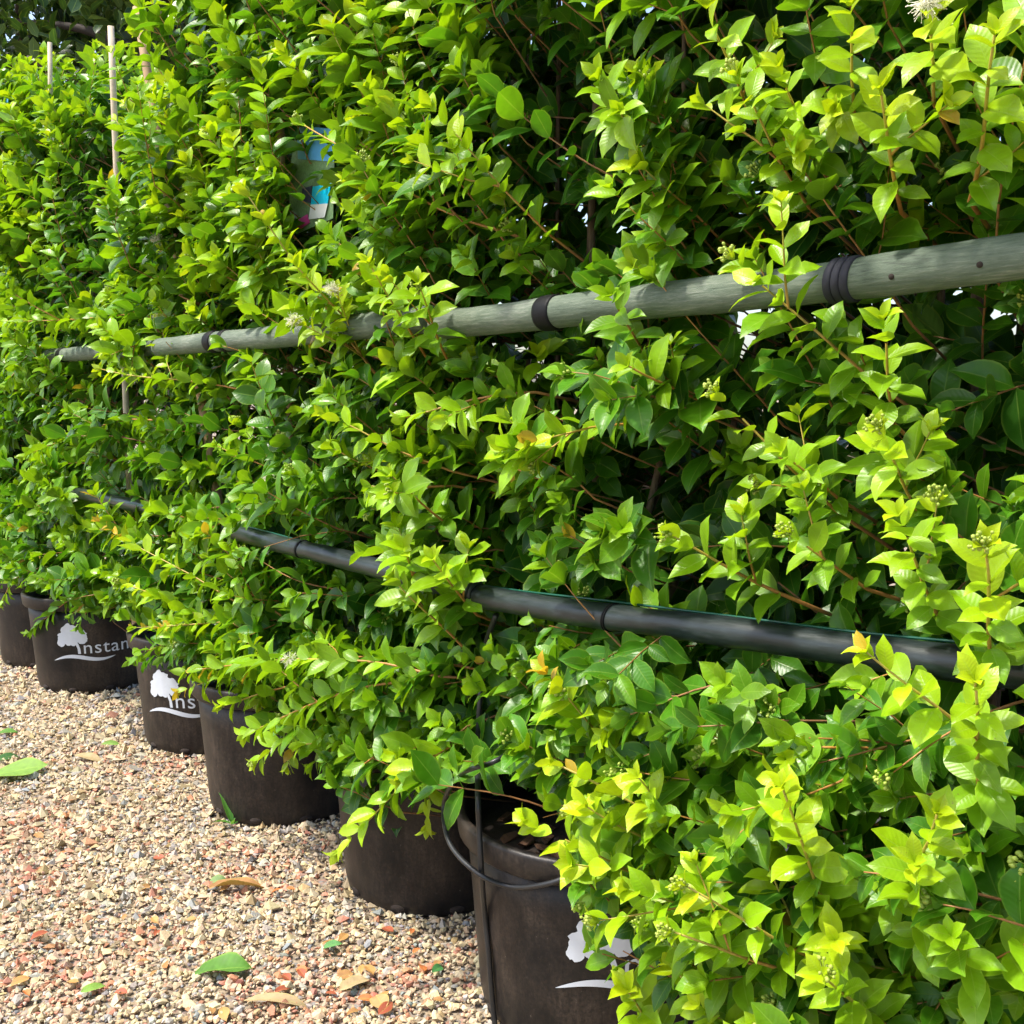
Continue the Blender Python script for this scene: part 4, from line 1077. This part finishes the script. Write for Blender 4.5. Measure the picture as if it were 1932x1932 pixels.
ground_leaf(640, 1868, 0.09, 0.7, TAN, 'pale yellow dry leaf between the straw leaf and the hose pot', 8)
ground_leaf(610, 1790, 0.055, 0.6, (0.12, 0.30, 0.10), 'small bluish-green leaf piece in shade near the plain pot', 4)
ground_leaf(815, 1835, 0.045, 0.9, (0.06, 0.22, 0.06), 'dark green scrap of leaf close to the hose pot', 2)
ground_leaf(725, 1905, 0.075, 2.0, (0.48, 0.28, 0.12), 'light brown curled leaf standing on edge by the hose pot', 9)
ground_leaf(700, 1450, 0.03, 1, OR, 'orange leaf on the gravel by the pots', 2)
for k in range(46):
    if k < 18: px, py, where = rng.uniform(560, 860), rng.uniform(1750, 1925), 'between the plain pot and the hose pot'
    elif k < 32: px, py, where = rng.uniform(0, 300), rng.uniform(1480, 1920), 'among the reddish stones of the open path'
    else: px, py, where = rng.uniform(250, 560), rng.uniform(1580, 1900), 'around the long brown fallen leaf'
    c, cn = [(OR, 'orange'), (BR, 'brown'), (RD, 'dark red'), ((0.45, 0.24, 0.08), 'ochre')][k % 4]
    ground_leaf(px, py, rng.uniform(0.025, 0.05), rng.uniform(0, 6.3), c, 'small %s dry leaf on the gravel %s' % (cn, where), int(rng.integers(0, 10)), 0.02, 'dry_leaf', 'small %s dry leaves %s' % (cn, where))
# weed at the foot of a pot
root = empty('weed', on_h(438, 1562, 0.0)); tag(root, 'tiny green weed sprouting at the foot of a plain pot', 'weed')
wb = np.array(root.location)
for k, (a, t, L) in enumerate([(2.4, 1.2, 0.09), (0.6, 0.3, 0.06), (3.4, 0.5, 0.05), (5.0, 0.6, 0.045), (1.6, 0.8, 0.05)]):
    o = link('leaf', ME_LEAF[k], root, (0, 0, 0.012)); o.color = (0.09, 0.26, 0.05, 1)
    o.matrix_basis = Matrix.Translation((0, 0, 0.012)) @ Matrix.Rotation(a, 4, 'Z') @ Matrix.Rotation(-t, 4, 'Y') @ Matrix.Diagonal((L * 1.3, L * 0.7, L * 1.3, 1))
# bark chips lying in the soil of the hose pot
soil1 = [c for c in pot1.children if c.name.startswith('soil')][0]
for k in range(14):
    a = rng.uniform(2.6, 5.4) - soil1.rotation_euler.z; r = rng.uniform(0.1, 0.26)
    bm = bmesh.new(); bmesh.ops.create_cube(bm, size=1.0)
    for v in bm.verts: v.co += Vector(rng.normal(0, .12, 3))
    o = bm_obj('bark_chip', bm, M_CHIP, soil1, None, False)
    o.matrix_basis = Matrix.Translation((r * math.cos(a), r * math.sin(a), 0.412)) @ Matrix.Rotation(rng.uniform(0, 6), 4, 'Z') @ Matrix.Rotation(rng.normal(0, .3), 4, 'X') @ Matrix.Diagonal((0.036, 0.016, 0.008, 1))

# ------------------------------------------------------------------ trees beyond the hedge
def tree(px, dist, h_c, rx, rz, trunk_h, nleaf, seed, label):
    R = np.random.default_rng(seed)
    u = (px - PX / 2) / FOC; b = np.array([u * dist, dist, 0.0])
    root = empty('background_tree', b); tag(root, label, 'tree', 'dark trees beyond the hedge')
    tp = spline([(0, 0, 0), (0.05, 0, h_c * 0.35), (-0.05, 0.05, h_c * 0.7), (0.1, 0, h_c * 1.1)], 6)
    V, Q = tube_arrays(tp, np.linspace(0.30, 0.10, len(tp)), 12)
    link('trunk', quads_to_mesh('trunk', V, Q, M_TREEBARK), root)
    for k in range(9):
        a = 2 * math.pi * k / 9 + R.uniform(0, .5); z0 = trunk_h + R.uniform(0, h_c * 0.5)
        e = np.array([rx * .8 * math.cos(a), rx * .8 * math.sin(a), z0 + R.uniform(.4, 1.4)])
        pp = spline([(0, 0, z0), e * [.45, .45, 1] + [0, 0, -.2], e], 5)
        V, Q = tube_arrays(pp, np.linspace(.09, .02, len(pp)), 7); link('limb', quads_to_mesh('limb', V, Q, M_TREEBARK), root)
    # clumped leaves
    nc = 70
    cc = nrm(R.normal(0, 1, (nc, 3))) * R.uniform(0.35, 1, (nc, 1)) ** 0.6 * np.array([rx, rx, rz]) + [0, 0, h_c]
    k = R.integers(0, nc, nleaf)
    P = cc[k] + R.normal(0, 0.33, (nleaf, 3)) * [1, 1, 0.7]
    A = dict(pos=P, dir=nrm(R.normal(0, 1, (nleaf, 3)) + [0, 0, -.4]), nor=None, len=R.uniform(0.14, 0.24, nleaf), col=np.array([0.016, 0.045, 0.012]) * R.uniform(0.6, 1.6, (nleaf, 1)) + 0 * P, var=R.integers(0, 10, nleaf))
    up = nrm(R.normal(0, .6, (nleaf, 3)) + [0, 0, 1]); A['nor'] = nrm(up - A['dir'] * np.sum(up * A['dir'], -1, keepdims=True))
    me = merged_leaves(A, np.arange(nleaf), 'xs', np.zeros(3)); me.name = 'crown'
    c = link('crown', me, root); c['kind'] = 'stuff'
tree(345, 11.5, 5.6, 2.3, 2.0, 2.6, 6000, 1, 'dark leafy tree beyond the hedge with a thick dark trunk showing')
tree(80, 13.5, 5.4, 2.6, 2.3, 2.4, 8000, 2, 'dark leafy tree beyond the hedge behind the short pale stake')
tree(700, 13.0, 5.2, 2.4, 2.3, 2.2, 9000, 3, 'dark tree beyond the hedge glimpsed over the shrub with the plant label')
